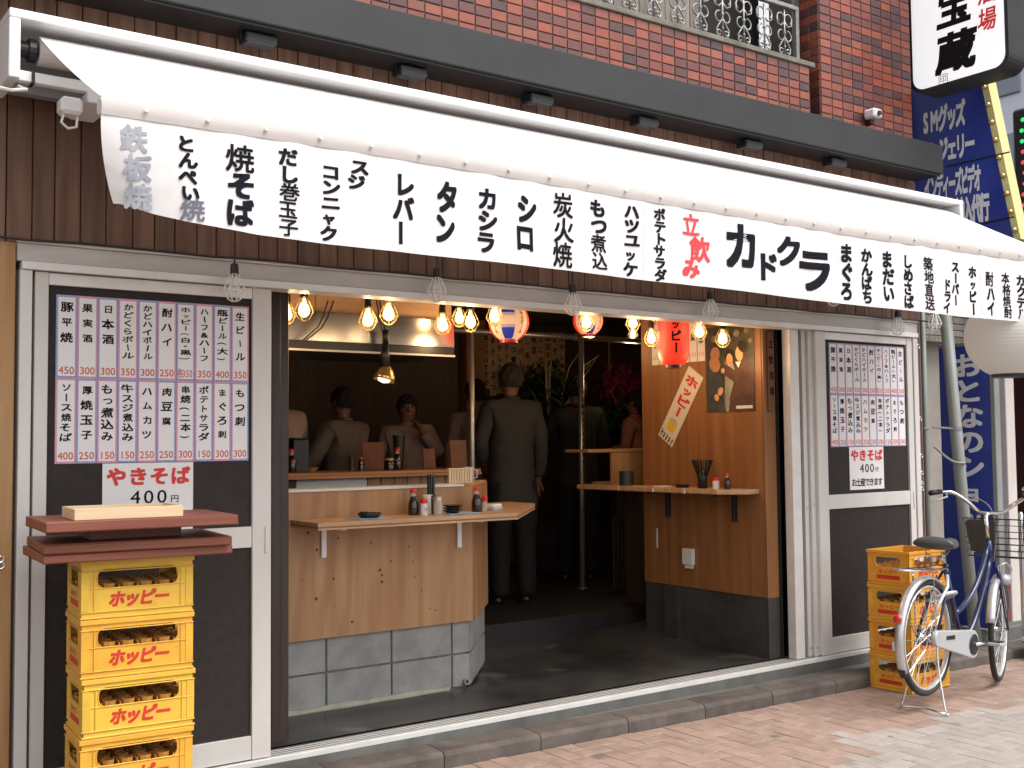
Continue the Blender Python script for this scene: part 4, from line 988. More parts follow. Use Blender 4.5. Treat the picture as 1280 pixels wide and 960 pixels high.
# ================================================================== LANTERNS
def paper_lantern(name, label, p, rx, rz_, m_body, cap_m, ribs=14, group=None, long_=False):
    t = thing(name, label, 'lantern', p, 0, group); prof = []; n = ribs*4
    for i in range(n+1):
        f = -1+2*i/n
        if long_: rr_ = rx*(1-abs(f)**4.5)**.32 if abs(f) < 1 else .0
        else: rr_ = rx*math.sqrt(max(0, 1-f*f))
        if rr_ < rx*.42: continue
        rr_ *= 1-.006*abs(math.sin(math.pi*i/4))
        prof.append((rr_, f*rz_))
    MB().lathe(prof, 40, cap=False).build('paper_body', m_body, t, smooth=True)
    zt, zb_ = prof[-1][1], prof[0][1]; rt_, rb_ = prof[-1][0], prof[0][0]
    MB().lathe([(rt_*1.03, zt-.002), (rt_*1.03, zt+.018)], 30).build('top_ring', cap_m, t)
    MB().lathe([(rb_*1.03, zb_-.018), (rb_*1.03, zb_+.002)], 30).build('bottom_ring', cap_m, t)
    MB().tube([(0, 0, zt+.01), (0, 0, zt+.30)], .003, 5).build('hanging_cord', M_BLACK, t)
    return t, rx
def lfn(r_, rz_, ang0):
    def f(u_, v_, l):
        a = ang0+u_/r_; rr_ = r_*math.sqrt(max(.05, 1-(v_/rz_)**2)) if rz_ else r_
        return Vector(((rr_+.0015+l)*math.sin(a), -(rr_+.0015+l)*math.cos(a), v_))
    return f
M_LRED = mat('red_lantern_paper', (.62, .025, .015), rough=.6, emit=(1, .05, .02), estr=.35)
M_LCREAM = mat('cream_lantern_paper', (.75, .52, .36), rough=.6, emit=(1, .55, .28), estr=.28)
M_LWHITE = cloth_mat('white_lantern_paper', (.90, .89, .86), .5, wr=0)
p = PY(844, 425, 5.20)
t, _ = paper_lantern('red_lantern', 'tall red paper lantern hanging in front of the orange wall', (5.0, 5.20, PY(844, 418, 5.20).z), .102, .205, M_LRED, M_BLACK, 16, long_=True)
tt = MB(); column(tt, 'ホッピー', 0, .165, -.13, .075, lambda u_, v_, l: Vector(((.1035+l)*math.sin(-.62+u_/.1035), -(.1035+l)*math.cos(-.62+u_/.1035), v_)), .04); tt.build('lettering', M_INK, t)
def beer_lantern(p, r_, label, face):
    t, _ = paper_lantern('beer_lantern', label, p, r_, r_*1.02, M_LCREAM, M_REDCAP, 10)
    mb_ = MB()
    for a0, a1, mm in ((-.36, .36, mat('lantern_blue', (.02, .04, .30), rough=.6, emit=(.05, .1, .8), estr=.12)), (1.15, 1.9, M_LRED), (-1.9, -1.15, M_LRED)):
        def patch(u_, v_, a0=a0, a1=a1):
            v2 = -.88+1.76*v_; rr_ = r_*math.sqrt(1-v2*v2)+.0012; a = face+a0+(a1-a0)*u_
            return (rr_*math.sin(a), -rr_*math.cos(a), v2*r_*1.02)
        MB().grid(patch, 6, 20).build('painted_band', mm, t, smooth=True)
    for (va, vb) in ((-.36, .36),):
        def patch(u_, v_):
            v2 = va+(vb-va)*v_; rr_ = r_*math.sqrt(1-v2*v2)+.0022; a = face-.37+.74*u_
            return (rr_*math.sin(a), -rr_*math.cos(a), v2*r_*1.02)
        MB().grid(patch, 6, 8).build('label_field', M_LCREAM, t, smooth=True)
    for k in (-.34, -.29, -.24, .24, .29, .34):
        def patch(u_, v_, k=k):
            v2 = k-.009+.018*v_; rr_ = r_*math.sqrt(1-v2*v2)+.0032; a = face-.36+.72*u_
            return (rr_*math.sin(a), -rr_*math.cos(a), v2*r_*1.02)
        MB().grid(patch, 6, 1).build('stripe', MATS['lantern_blue'], t)
    tt = MB(); row(tt, 'Asahi', -r_*.30, r_*.30, 0, r_*.26, lfn(r_, r_*1.02, face), .04); tt.build('lettering', M_INK, t)
    for s_ in (-1, 1):
        tt = MB(); column(tt, 'アサヒビール', 0, r_*.66, -r_*.66, r_*.24, lfn(r_, r_*1.02, face+s_*.76), .05); tt.build('side_lettering', M_REDINK, t)
    return t
p = PD(636, 402, 6.8); beer_lantern(p, .122, 'round cream and blue beer lantern hanging beside the centre of the header', -.66)
p = PD(735, 401, 7.9); beer_lantern(p, .105, 'second round beer lantern half hidden behind bulbs at the centre pole', -.5)
p = PD(489, 430, 8.3); beer_lantern(p, .10, 'beer lantern whose lower edge peeks out under the steel hood', .1)
p = PD(533, 424, 8.0); paper_lantern('red_lantern', 'round red lantern bottom showing under the right end of the hood', p, .125, .125, M_LRED, M_BLACK, 10)
# big white lantern under the awning's right end
p = PD(1263, 421, 6.8)
t, _ = paper_lantern('white_lantern', 'large white ball lantern hanging under the right end of the banner', p, .265, .255, M_LWHITE, M_BLACK, 24)

# ================================================================== BEER CRATES
def rr_loop(w_, h_, r_, n=4):
    pts = []
    for cx, cy, a0 in ((w_/2-r_, h_/2-r_, 0), (-w_/2+r_, h_/2-r_, 90), (-w_/2+r_, -h_/2+r_, 180), (w_/2-r_, -h_/2+r_, 270)):
        for i in range(n+1): pts.append((cx+r_*math.cos(R(a0+90*i/n)), cy+r_*math.sin(R(a0+90*i/n))))
    return pts
def plate_hole(mb, W, H, hw, hh, hcy, r_, t, fn):
    """W x H plate (origin bottom centre) with a rounded hole; fn(u, v, depth) -> 3-D"""
    n = 4; ins = [(x, y+hcy) for x, y in rr_loop(hw, hh, r_, n)]; outs = []
    for q_, (sx, sy) in enumerate(((1, 1), (-1, 1), (-1, -1), (1, -1))):
        for i in range(n+1):
            f = i/n; X_, Y_ = W/2*sx, (H if sy > 0 else 0)
            x, y = ins[q_*(n+1)+i]
            if f == .5: outs.append((X_, Y_))
            elif (f < .5) == (q_ % 2 == 0): outs.append((X_, y))
            else: outs.append((x, Y_))
    N = len(ins); vs = []
    for d in (0, t): vs += [fn(x, y, d) for x, y in outs]+[fn(x, y, d) for x, y in ins]
    fs = []
    for i in range(N):
        j = (i+1) % N
        fs += [(i, j, N+j, N+i), (2*N+i, 3*N+i, 3*N+j, 2*N+j), (N+i, N+j, 3*N+j, 3*N+i), (i, 2*N+i, 2*N+j, j)]
    mb.add(vs, fs)
CW, CD, CH = .405, .300, .2105
def crate_proto():
    t = thing('beer_crate', 'x', 'crate', (0, 0, 0), 0, 'yellow beer crates')
    W, D, H = CW-.012, CD-.012, CH-.002; th = .0035; m = MB()
    F_ = {'f': lambda u_, v_, d: (u_, -D/2+d, v_), 'b': lambda u_, v_, d: (-u_, D/2-d, v_), 'l': lambda u_, v_, d: (-W/2+d, -u_, v_), 'r': lambda u_, v_, d: (W/2-d, u_, v_)}
    for k, wd in (('f', W), ('b', W), ('l', D), ('r', D)):
        plate_hole(m, wd, H, wd*.72 if wd == W else wd*.60, .066, .142, .024, th, F_[k])
    t_ = m.build('shell', M_CRATE, t)
    # rim, base flange, ribs, hole bead
    m = MB()
    for z0, z1, e in ((H-.018, H, .006), (H-.040, H-.036, .0045), (.0, .007, .0045), (.022, .026, .0045), (.106, .1095, .003)):
        for s_ in (-1, 1):
            m.box(-W/2-e, W/2+e, s_*(D/2)-(e if s_ < 0 else th+.001), s_*(D/2)+(e if s_ > 0 else th+.001), z0, z1, .0012)
            m.box(s_*(W/2)-(e if s_ < 0 else th+.001), s_*(W/2)+(e if s_ > 0 else th+.001), -D/2+th+.0012, D/2-th-.0012, z0, z1, .0012)
    m.build('rim', M_CRATE, t)
    for sx in (-1, 1):
        for sy in (-1, 1):
            m = MB()
            m.box(sx*W/2-.0022 if sx < 0 else W/2-.026, -W/2+.026 if sx < 0 else W/2+.0022, (sy*D/2-.0022) if sy < 0 else D/2-.004, (-D/2+.004) if sy < 0 else D/2+.0022, .027, H-.041, .001)
            m.box(sx*W/2-.0022 if sx < 0 else W/2-.004, -W/2+.004 if sx < 0 else W/2+.0022, (sy*D/2-.0021) if sy < 0 else D/2-.030, (-D/2+.030) if sy < 0 else D/2+.0021, .027, H-.0415, .001)
            if sy < 0: m.box(sx*(W*.36+.012)-.0015, sx*(W*.36+.012)+.0015, -D/2-.004, -D/2, .027, H-.041)
            m.build('corner_rib', M_CRATE, t)
    for sy in (-1, 1):
        q_ = [(x, -D/2*1 if sy < 0 else D/2, y+.142) for x, y in rr_loop(W*.72+.004, .070, .026)]
        MB().tube([(x, sy*(D/2+.0005), z) for x, y, z in q_], .0024, 5, closed=True).build('hand_hole_bead', M_CRATE, t)
    q_ = rr_loop(D*.60+.004, .070, .026)
    MB().tube([(-W/2-.0005, x, z+.142) for x, z in q_], .0024, 5, closed=True).build('hand_hole_bead', M_CRATE, t)
    m = MB()
    for k in range(1, 6): x = -W/2+W*k/6; m.box(x-.0015, x+.0015, -D/2+.004, D/2-.004, .004, .118)
    for k in range(1, 4): y = -D/2+D*k/4; m.box(-W/2+.004, W/2-.004, y-.0015, y+.0015, .004, .1175)
    for k in range(6):
        for j in range(4): m.lathe([(.024, .096), (.026, .122), (.022, .122)], 8, (-W/2+W*(k+.5)/6, -D/2+D*(j+.5)/4, 0), cap=False)
    m.box(-W/2+.004, W/2-.004, -D/2+.004, D/2-.004, .002, .006)
    m.build('bottle_grid', M_CRATEIN, t)
    tt = MB(); fnf = plane_fn((0, -D/2-.0005, 0), XV, ZV, .0004); row(tt, 'ホッピー', -.100, .112, .066, .060, fnf, .055, w=.058, shear=.22); tt.build('front_lettering', M_LOGO, t)
    fl_ = plane_fn((-W/2-.0005, 0, 0), (0, -1, 0), ZV, .0004)
    tt = MB(); tt.add([fl_(a, b, 0) for a, b in ((-.08, .036), (.08, .036), (.08, .060), (-.08, .060))], [(0, 1, 2, 3)]); sp = tt.build('side_red_panel', M_LOGO, t)
    tt = MB(); row(tt, 'ホッピー', -.070, .070, .080, .026, fl_, .03); tt.build('side_lettering', M_LOGO, t)
    return t
cp_ = crate_proto()
CN = ['bottom', 'second', 'third', 'fourth', 'top']
def place_crate(o, x, y, z, rz, label, m=None, dx=0):
    o.location = (x, y, z); o.rotation_euler.z = rz; o['label'] = label
    if m:
        for c in kids(o):
            if c.data.materials[0] == M_CRATE: 
                c.data = c.data.copy(); c.data.materials[0] = m
    return o
rzL = R(-4.5); cx, cy = 1.089, 4.167
dirx = Vector((math.cos(rzL), math.sin(rzL), 0)); diry = Vector((-math.sin(rzL), math.cos(rzL), 0))
cc = Vector((cx, cy, 0))+dirx*CW/2+diry*CD/2
M_CRATE3 = mat('orange_crate_plastic', (.78, .36, .035), (.68, .29, .03), rough=.5, scale=5, spots=((.5, .24, .05), 18, .66), bump=.15)
def tint(o, m):
    for c in list(KD.get(o.name, kids(o))):
        if c.data.materials[0] in (M_CRATE, M_CRATE2, M_CRATE3) and c.data.materials[0] != m:
            key = (c.data.name, m.name)
            if key not in TINT: d_ = c.data.copy(); d_.materials[0] = m; TINT[key] = d_
            c.data = TINT[key]
TINT = {}; KD = {}
for k in range(5):
    o = cp_ if k == 0 else copy_tree(cp_)
    rndc = random.Random(k)
    if k in (2, 4): tint(o, M_CRATE2)
    place_crate(o, cc.x+rndc.uniform(-.003, .003), cc.y, .020+k*CH, rzL+rndc.uniform(-.012, .012), 'yellow beer crate, %s in the stack under the tabletops' % ['lowest', 'second from the ground', 'third from the ground', 'fourth from the ground', 'topmost'][k])
rzR = R(2); cR = Vector((5.86, 4.112, 0))
dirx = Vector((math.cos(rzR), math.sin(rzR), 0)); diry = Vector((-math.sin(rzR), math.cos(rzR), 0)); cc = cR+dirx*CW/2+diry*CD/2
for k in range(4):
    o = copy_tree(cp_); rndc = random.Random(k+9)
    place_crate(o, cc.x+rndc.uniform(-.008, .008), cc.y+rndc.uniform(-.004, .004), gz(cc.x)+.004+k*CH, rzR+rndc.uniform(-.02, .02), 'yellow beer crate, %s of the stack behind the bicycle' % ['bottom', 'second from the bottom', 'third from the bottom', 'top'][k])
    o['group'] = 'yellow beer crates behind the bicycle'
    tint(o, [M_CRATE, M_CRATE3, M_CRATE, M_CRATE3][k])
    if k == 1:
        MB().box(-.0012, .0, -.035, .045, .030, .085).build('white_label', M_PAPER, o, loc=(-CW/2+.003, -.06, 0))
for o in bpy.data.objects:
    if o.name.startswith('beer_crate') and not o.get('group', '').endswith('bicycle'): o['group'] = 'yellow beer crates stacked under the tabletops'

# ---- tabletops and tray on the left stack
def board_thing(x, y, z, w_, d_, h_, rz, label):
    t = tag(MB().box(0, w_, 0, d_, 0, h_, .004).build('tabletop', M_TABLE, bevel=.003), label, 'tabletop', 'loose tabletops stacked on the crates'); t.location = (x, y, z); t.rotation_euler.z = rz; return t
zt = .020+5*CH
board_thing(.945, 4.105, zt+.002, .665, .46, .033, R(-4), 'red brown tabletop lying directly on the yellow crates, lowest of three')
board_thing(.942, 4.095, zt+.0365, .655, .47, .033, R(-6), 'red brown tabletop in the middle of the three, just under the spacer')
t = thing('spacer_block', 'dark wooden spacer between the upper and middle tabletops', 'block', (1.12, 4.16, zt+.070), R(-4))
MB().box(0, .33, .03, .25, 0, .042, .003).build('body', M_TABLE, t)
board_thing(.935, 4.03, zt+.114, .668, .44, .037, R(-4), 'top red brown tabletop carrying the pale wooden tray')
tr = thing('wooden_tray', 'pale shallow wooden box tray on the top tabletop', 'tray', (1.035, 4.055, zt+.1515), R(-4))
w_, d_, h_ = .375, .24, .040
MB().box(0, w_, 0, .012, 0, h_, .0015).build('side', M_TRAY, tr); MB().box(0, w_, d_-.012, d_, 0, h_, .0015).build('side', M_TRAY, tr)
MB().box(0, .012, .0125, d_-.0125, 0, h_, .0015).build('end', M_TRAY, tr); MB().box(w_-.012, w_, .0125, d_-.0125, 0, h_, .0015).build('end', M_TRAY, tr)
MB().box(.0125, w_-.0125, .0125, d_-.0125, 0, .006).build('bottom', M_TRAY, tr)

# ================================================================== BICYCLE
rh, fh = Vector((5.575, 3.815, .366)), Vector((6.56, 3.975, .290))
bk = bpy.data.objects.new('bicycle', None); COL.objects.link(bk); tag(bk, 'navy blue city bicycle with front basket parked on its stand', 'bicycle')
hd_ = (fh-rh); WB = hd_.length; fx = hd_.normalized(); lz = Vector((0, 0, 1)); fy = lz.cross(fx).normalized(); fz = fx.cross(fy)
# local frame: x forward, y left (towards the shop), z up ; origin at rear hub
bk.matrix_world = Matrix(((fx.x, fy.x, fz.x, rh.x), (fx.y, fy.y, fz.y, rh.y), (fx.z, fy.z, fz.z, rh.z), (0, 0, 0, 1)))
WR = .322
def wheel(name, c, rot, seed):
    t = MB().torus((0, 0, 0), WR-.017, .0175, 56, 10).build(name, M_RUBBER, bk, smooth=True)
    t.location = c; t.rotation_euler.z = rot
    q_ = MB()
    for dy in (-.010, .010): q_.torus((0, dy, 0), WR-.040, .0045, 56, 6)
    q_.lathe([(WR-.0435, -.011), (WR-.046, .0), (WR-.0435, .011)], 56, (0, 0, 0), Matrix.Rotation(R(90), 3, 'X'), cap=False)
    q_.lathe([(WR-.034, -.012), (WR-.041, -.0125)], 56, (0, 0, 0), Matrix.Rotation(R(90), 3, 'X'), cap=False)
    q_.lathe([(WR-.034, .012), (WR-.041, .0125)], 56, (0, 0, 0), Matrix.Rotation(R(90), 3, 'X'), cap=False)
    q_.build('rim', mat('polished_rim_alloy', (.74, .74, .75), rough=.3, metal=.55), t, smooth=True)
    MB().lathe([(.008, -.05), (.012, -.048), (.012, -.03), (.024, -.028), (.024, -.024), (.013, -.022), (.013, .022), (.024, .024), (.024, .028), (.012, .03), (.008, .05)], 16, (0, 0, 0), Matrix.Rotation(R(90), 3, 'X')).build('hub', M_CHROME, t, smooth=True)
    for k in range(36):
        a = 2*math.pi*k/36; s_ = 1 if k % 2 else -1; b = a+R(70)*(1 if (k//2) % 2 else -1)
        MB().tube([(.022*math.cos(b), s_*.026, .022*math.sin(b)), ((WR-.044)*math.cos(a), s_*.002, (WR-.044)*math.sin(a))], .0011, 4, caps=False).build('spoke', M_CHROME, t)
    MB().tube([((WR-.05)*math.cos(1), .0, (WR-.05)*math.sin(1)), ((WR-.075)*math.cos(1), 0, (WR-.075)*math.sin(1))], .003, 5).build('valve', M_BLACK, t)
    return t
wr_ = wheel('rear_wheel', (0, 0, 0), 0, 1)
STR = R(14)
wf_ = wheel('front_wheel', (WB, 0, 0), STR, 2)
def fender(c, a0, a1, rot, name):
    m = MB(); n = 26; rows_ = []
    for i in range(n+1):
        a = R(a0+(a1-a0)*i/n)
        for w_, dr in ((-.027, -.012), (-.021, .0), (-.008, .006), (.008, .006), (.021, .0), (.027, -.012)):
            rr_ = WR+.014+dr; rows_.append(Matrix.Rotation(rot, 3, 'Z') @ Vector((rr_*math.cos(a), w_, rr_*math.sin(a)))+Vector(c))
    m.add(rows_, [(i*6+j, i*6+j+1, (i+1)*6+j+1, (i+1)*6+j) for i in range(n) for j in range(5)])
    return m.build(name, mat('satin_fender_steel', (.62, .62, .63), rough=.28, metal=.7), bk, smooth=True, solid=.0015)
fender((0, 0, 0), 48, 212, 0, 'rear_fender')
MB().tube([(-WR*.83, 0, -.195), (-WR*.90, 0, -.155)], [.020, .024], 8).build('mud_flap', M_BLACK, bk)
fender((WB, 0, 0), 18, 170, STR, 'front_fender')
# key points
BB = Vector((.455, 0, -.055)); ST = Vector((.235, 0, .40)); HT = Vector((.845, 0, .545)); HB = Vector((.875, 0, .415)); 
ax = (HB-HT).normalized()
FC = HB+ax*.03
q_ = MB()
q_.tube([BB, ST], .0155, 10)
q_.tube([HT, HB], .019, 12)
MB().tube([HT, HB], .0195, 12).build('head_tube', M_NAVY, bk, smooth=True)
MB().tube([BB, ST], .0155, 10).build('seat_tube', M_NAVY, bk, smooth=True)
def curve3(a, b, c, d, n=12): return [a*(1-t)**3+b*3*t*(1-t)**2+c*3*t*t*(1-t)+d*t**3 for t in [i/n for i in range(n+1)]]
MB().tube(curve3(HB+Vector((-.01, 0, .02)), Vector((.75, 0, .16)), Vector((.62, 0, .0)), BB+Vector((.02, 0, .005))), .0175, 10).build('down_tube', M_NAVY, bk, smooth=True)
MB().tube(curve3(HT+Vector((-.005, 0, -.03)), Vector((.70, 0, .24)), Vector((.52, 0, .16)), BB*.62+ST*.38), .0150, 10).build('top_tube', M_NAVY, bk, smooth=True)
for s_ in (-1, 1):
    MB().tube([(0, s_*.055, 0), (.30, s_*.045, -.035), BB+Vector((-.02, s_*.03, 0))], .009, 8).build('chain_stay', M_NAVY, bk, smooth=True)
    MB().tube([(0, s_*.058, 0), ST*.62+Vector((.01, s_*.045, .0)), ST*.92+BB*.08+Vector((0, s_*.02, 0))], .008, 8).build('seat_stay', M_NAVY, bk, smooth=True)
    Rf = Matrix.Rotation(STR, 3, 'Z')
    MB().tube([FC+Rf @ Vector((0, s_*.035, 0)), FC+Rf @ Vector((0, s_*.048, -.05)), Vector((WB-.045, 0, .14))+Rf @ Vector((0, s_*.052, 0)), Vector((WB, 0, 0))+Rf @ Vector((0, s_*.055, 0))], [.015, .014, .011, .008], 8).build('fork_blade', M_NAVY if s_ > 0 else M_NAVY, bk, smooth=True)
    MB().tube([Vector((WB, 0, 0))+Rf @ Vector((0, s_*.058, 0)), Vector((WB, 0, 0))+Rf @ Vector((-.12, s_*.03, WR-.02))], .0025, 5).build('fender_stay', M_CHROME, bk)
    MB().tube([(0, s_*.06, 0), (-.26, s_*.03, .22)], .0025, 5).build('fender_stay', M_CHROME, bk)
    MB().tube([(0, s_*.06, .01), (-.05, s_*.06, .375)], .005, 6).build('rack_leg', M_CHROME, bk)
    MB().tube([(-.10, s_*.055, .375), (.16, s_*.05, .385), (.24, s_*.02, .40)], .005, 6).build('rack_rail', M_CHROME, bk)
MB().tube([(.16, .05, .385), (-.30, .055, .375), (-.335, .02, .375), (-.335, -.02, .375), (-.30, -.055, .375), (.16, -.05, .385)], .0052, 6).build('rack_loop', M_CHROME, bk, smooth=True)
for x in (-.22, -.05, .10): MB().tube([(x, -.053, .377), (x, .053, .377)], .004, 6).build('rack_bar', M_CHROME, bk)
MB().tube([(.005, -.03, .10), (.05, -.055, .20), (.16, -.05, .28), (.20, -.03, .345)], .010, 8).build('wheel_lock', M_SILVERP, bk, smooth=True)
MB().torus((.19, 0, .215), .085, .011, 24, 8, Matrix.Rotation(R(64), 3, 'X')).build('ring_lock', M_SILVERP, bk, smooth=True)
# seat
MB().tube([ST, ST+(ST-BB).normalized()*.075], .0125, 10).build('seat_post', M_CHROME, bk, smooth=True)
SP = ST+(ST-BB).normalized()*.10
def seat_pt(u_, v_):
    a = math.pi*2*v_; L_ = -.14+.28*u_
    en = min(1, u_/.10, (1-u_)/.06+.0001)**.5; wdt = (.105*(1-u_)**.55+.022)*en; hgt = (.030+.018*(1-u_))*en
    y, z = wdt*math.cos(a), hgt*math.sin(a)
    z = z if z > 0 else z*.55
    return (SP.x+L_, y, SP.z+.018+z+.020*(2*abs(u_-.45))**2)
MB().grid(seat_pt, 40, 18).build('saddle', mat('grey_saddle_vinyl', (.05, .052, .056), (.075, .078, .08), rough=.45, scale=20), bk, smooth=True, fix=True)
for s_ in (-1, 1):
    pr_ = [(SP.x-.085+.012*math.cos(k*.9), s_*.045+.012*math.sin(k*.9), SP.z-.055+.0042*k) for k in range(15)]
    MB().tube(pr_, .003, 5).build('seat_spring', M_CHROME, bk, smooth=True)
MB().tube([(SP.x-.10, -.05, SP.z-.03), (SP.x, -.02, SP.z-.05), (SP.x+.10, 0, SP.z-.01)], .004, 5).tube([(SP.x-.10, .05, SP.z-.03), (SP.x, .02, SP.z-.05), (SP.x+.10, 0, SP.z-.01)], .004, 5).build('seat_rail', M_CHROME, bk)
# handlebar
SM = HT-ax*.16
MB().tube([HT, SM], .012, 10).tube([SM, SM+Vector((.055, 0, .012))], .013, 10).build('stem', M_CHROME, bk, smooth=True)
SB = SM+Vector((.05, 0, .012)); Rh = Matrix.Rotation(R(-2), 3, 'Z')
hb = [(-.17, .285, .115), (-.06, .27, .125), (.015, .235, .122), (.035, .15, .065), (.02, .07, .008), (0, 0, 0)]
def smooth_path(ps, n=4):
    out = []; ps = [Vector(p) for p in ps]
    for i in range(len(ps)-1):
        p0, p1, p2, p3 = ps[max(i-1, 0)], ps[i], ps[i+1], ps[min(i+2, len(ps)-1)]
        for k in range(n):
            t = k/n; out.append(.5*((2*p1)+(-p0+p2)*t+(2*p0-5*p1+4*p2-p3)*t*t+(-p0+3*p1-3*p2+p3)*t**3))
    return out+[ps[-1]]
half = [SB+Rh @ p for p in smooth_path(hb)]
other = [SB+Rh @ Vector((p[0], -p[1], p[2])) for p in hb]; other = smooth_path([tuple(p) for p in other])
MB().tube(half+other[::-1][1:], .0115, 10).build('handlebar', M_CHROME, bk, smooth=True)
for s_ in (-1, 1):
    g0, g1 = SB+Rh @ Vector((-.19, s_*.287, .112)), SB+Rh @ Vector((-.08, s_*.274, .125))
    MB().tube([g0, g1], [.017, .0155], 12).build('grip', M_BLACK, bk, smooth=True)
    b0 = SB+Rh @ Vector((-.04, s_*.262, .125))
    MB().tube([b0, b0+Rh @ Vector((.012, s_*-.005, -.03)), b0+Rh @ Vector((-.13, s_*.03, -.065))], [.008, .007, .005], 8).build('brake_lever', M_SILVERP, bk, smooth=True)
    MB().tube(smooth_path([tuple(b0+Vector((.02, 0, -.01))), tuple(SB+Vector((.14, s_*.12, .09))), tuple(SB+Vector((.12, s_*.02, -.02))), tuple(HB+Vector((.03, s_*.01, 0)))], 6), .0028, 5).build('brake_cable', M_GREYPL, bk, smooth=True)
MB().lathe([(.001, .02), (.018, .016), (.024, 0), (.022, -.006)], 16, SB+Rh @ Vector((.0, -.225, .150))).build('bell', M_CHROME, bk, smooth=True)
# basket: tapered wire mesh, with a dark liner board
BX, BY, BT, BZ = SM.x+.17, 0, SM.z+.03, SM.z-.20
def ring(z, k, r_=.0035):
    w_, d_ = .165+.025*k, .105+.03*k; cx_ = HT.x+.19+.01*k
    return [(cx_+sx*d_, sy*w_, z) for sx, sy in ((-1, -.9), (-.9, -1), (.9, -1), (1, -.9), (1, .9), (.9, 1), (-.9, 1), (-1, .9))]
Z0 = HB.z+.03; Z1 = Z0+.235
for i in range(7):
    k = i/6; MB().tube(ring(Z0+(Z1-Z0)*k, k), .0038 if i in (0, 6) else .0022, 5, closed=True).build('basket_ring', M_BLACK, bk)
ra, rb_ = ring(Z0, 0), ring(Z1, 1)
for i in range(8):
    for f in (0, .25, .5, .75):
        a = Vector(ra[i]).lerp(Vector(ra[(i+1) % 8]), f); b = Vector(rb_[i]).lerp(Vector(rb_[(i+1) % 8]), f)
        if (i % 2 == 0 and f > 0): continue
        MB().tube([a, b], .0016, 4, caps=False).build('basket_wire', M_BLACK, bk)
for i in range(7): 
    x = HT.x+.19-.09+.03*i; MB().tube([(x, -.16, Z0), (x, .16, Z0)], .0016, 4, caps=False).build('basket_wire', M_BLACK, bk)
MB().add([(HT.x+.19-.107, .005, Z0+.02), (HT.x+.19-.107, .140, Z0+.03), (HT.x+.19-.136, .168, Z1-.03), (HT.x+.19-.136, .150, Z1-.008), (HT.x+.19-.136, -.02, Z1-.008), (HT.x+.19-.12, -.01, Z0+.10)], [(0, 1, 2, 3, 4, 5)]).build('basket_liner', mat('dark_liner_board', (.03, .034, .032), (.05, .055, .05), rough=.5, scale=10), bk, solid=.004)
# lamp, reflector, chain case, crank, pedals, stand
lp_ = FC+Vector((.085, -.055, -.075))
MB().lathe([(.012, -.05), (.030, -.035), (.034, .0), (.036, .025), (.030, .028)], 18, lp_, Matrix.Rotation(R(90), 3, 'Y')).build('headlamp', M_SILVERP, bk, smooth=True)
MB().lathe([(.030, .0285), (.002, .034)], 16, lp_, Matrix.Rotation(R(90), 3, 'Y')).build('headlamp_lens', M_GLASS, bk, smooth=True)
MB().tube([FC+Vector((.0, -.035, .0)), FC+Vector((.05, -.075, .03)), FC+Vector((.11, -.085, -.01)), FC+Vector((.12, -.07, -.08)), lp_+Vector((.03, -.02, -.02))], .005, 6).build('lamp_guard', M_CHROME, bk, smooth=True)
MB().lathe([(.001, 0), (.024, .002), (.026, .012), (.020, .018)], 18, (-WR-.016, 0, .115), Matrix.Rotation(R(-90), 3, 'Y')).build('rear_reflector', M_REDREF, bk, smooth=True)
cc_ = []
for a in range(90, 271, 15): cc_.append((.045*math.cos(R(a))+0, .045*math.sin(R(a))))
for a in range(-90, 91, 15): cc_.append((BB.x+.082*math.cos(R(a)), BB.z+.082*math.sin(R(a))))
MB().prism(cc_, -.075, -.048, 'y').build('chain_case', M_SILVERP, bk, bevel=.006, fix=True)
MB().lathe([(.001, 0), (.058, .0), (.060, .004), (.056, .006)], 24, (BB.x, -.076, BB.z), Matrix.Rotation(R(90), 3, 'X')).build('crank_disc', M_BLACK, bk, smooth=True)
MB().prism([(.09, -.010), (.20, -.012), (.20, .012), (.09, .010)], -.0775, -.0752, 'y').build('case_window', M_BLACK, bk)
for s_ in (-1, 1):
    pe = BB+Vector((.165*s_*-1*-1 if s_ < 0 else -.165, 0, 0)); pe = BB+Vector((.165 if s_ < 0 else -.165, 0, .005 if s_ < 0 else -.005))
    MB().tube([BB+Vector((0, s_*.088, 0)), pe+Vector((0, s_*.095, 0))], [.011, .008], 8).build('crank_arm', M_CHROME, bk, smooth=True)
    pd_ = MB().obox(pe+Vector((0, s_*.145, -.004)), .085, .075, .020, None, .004).build('pedal', M_SILVERP if s_ < 0 else M_BLACK, bk)
    MB().obox(pe+Vector((0, s_*.145, .010)), .075, .060, .006, None, .002).build('pedal_tread', M_BLACK, pd_)
gzr = -rh.z+gz(rh.x)+.004
MB().tube(smooth_path([(.0, -.062, 0), (-.01, -.075, -.15), (-.03, -.125, gzr+.02), (-.02, -.135, gzr+.008), (-.065, -.11, gzr+.012), (-.03, -.02, gzr+.016), (-.03, .03, gzr+.016), (-.06, .11, gzr+.012), (-.02, .135, gzr+.008), (-.03, .125, gzr+.02), (-.01, .075, -.15), (0, .062, 0)], 4), .0055, 8).build('kickstand', M_CHROME, bk, smooth=True)
MB().tube([(.005, -.066, .02), (.01, -.068, -.08)], [.010, .007], 8).build('stand_lock', M_CHROME, bk)
MB().tube(curve3(Vector((.05, .03, .09)), Vector((.14, .05, .20)), Vector((.18, .05, .28)), Vector((.20, .03, .34))), .004, 6).build('rear_brake_cable', M_BLACK, bk)

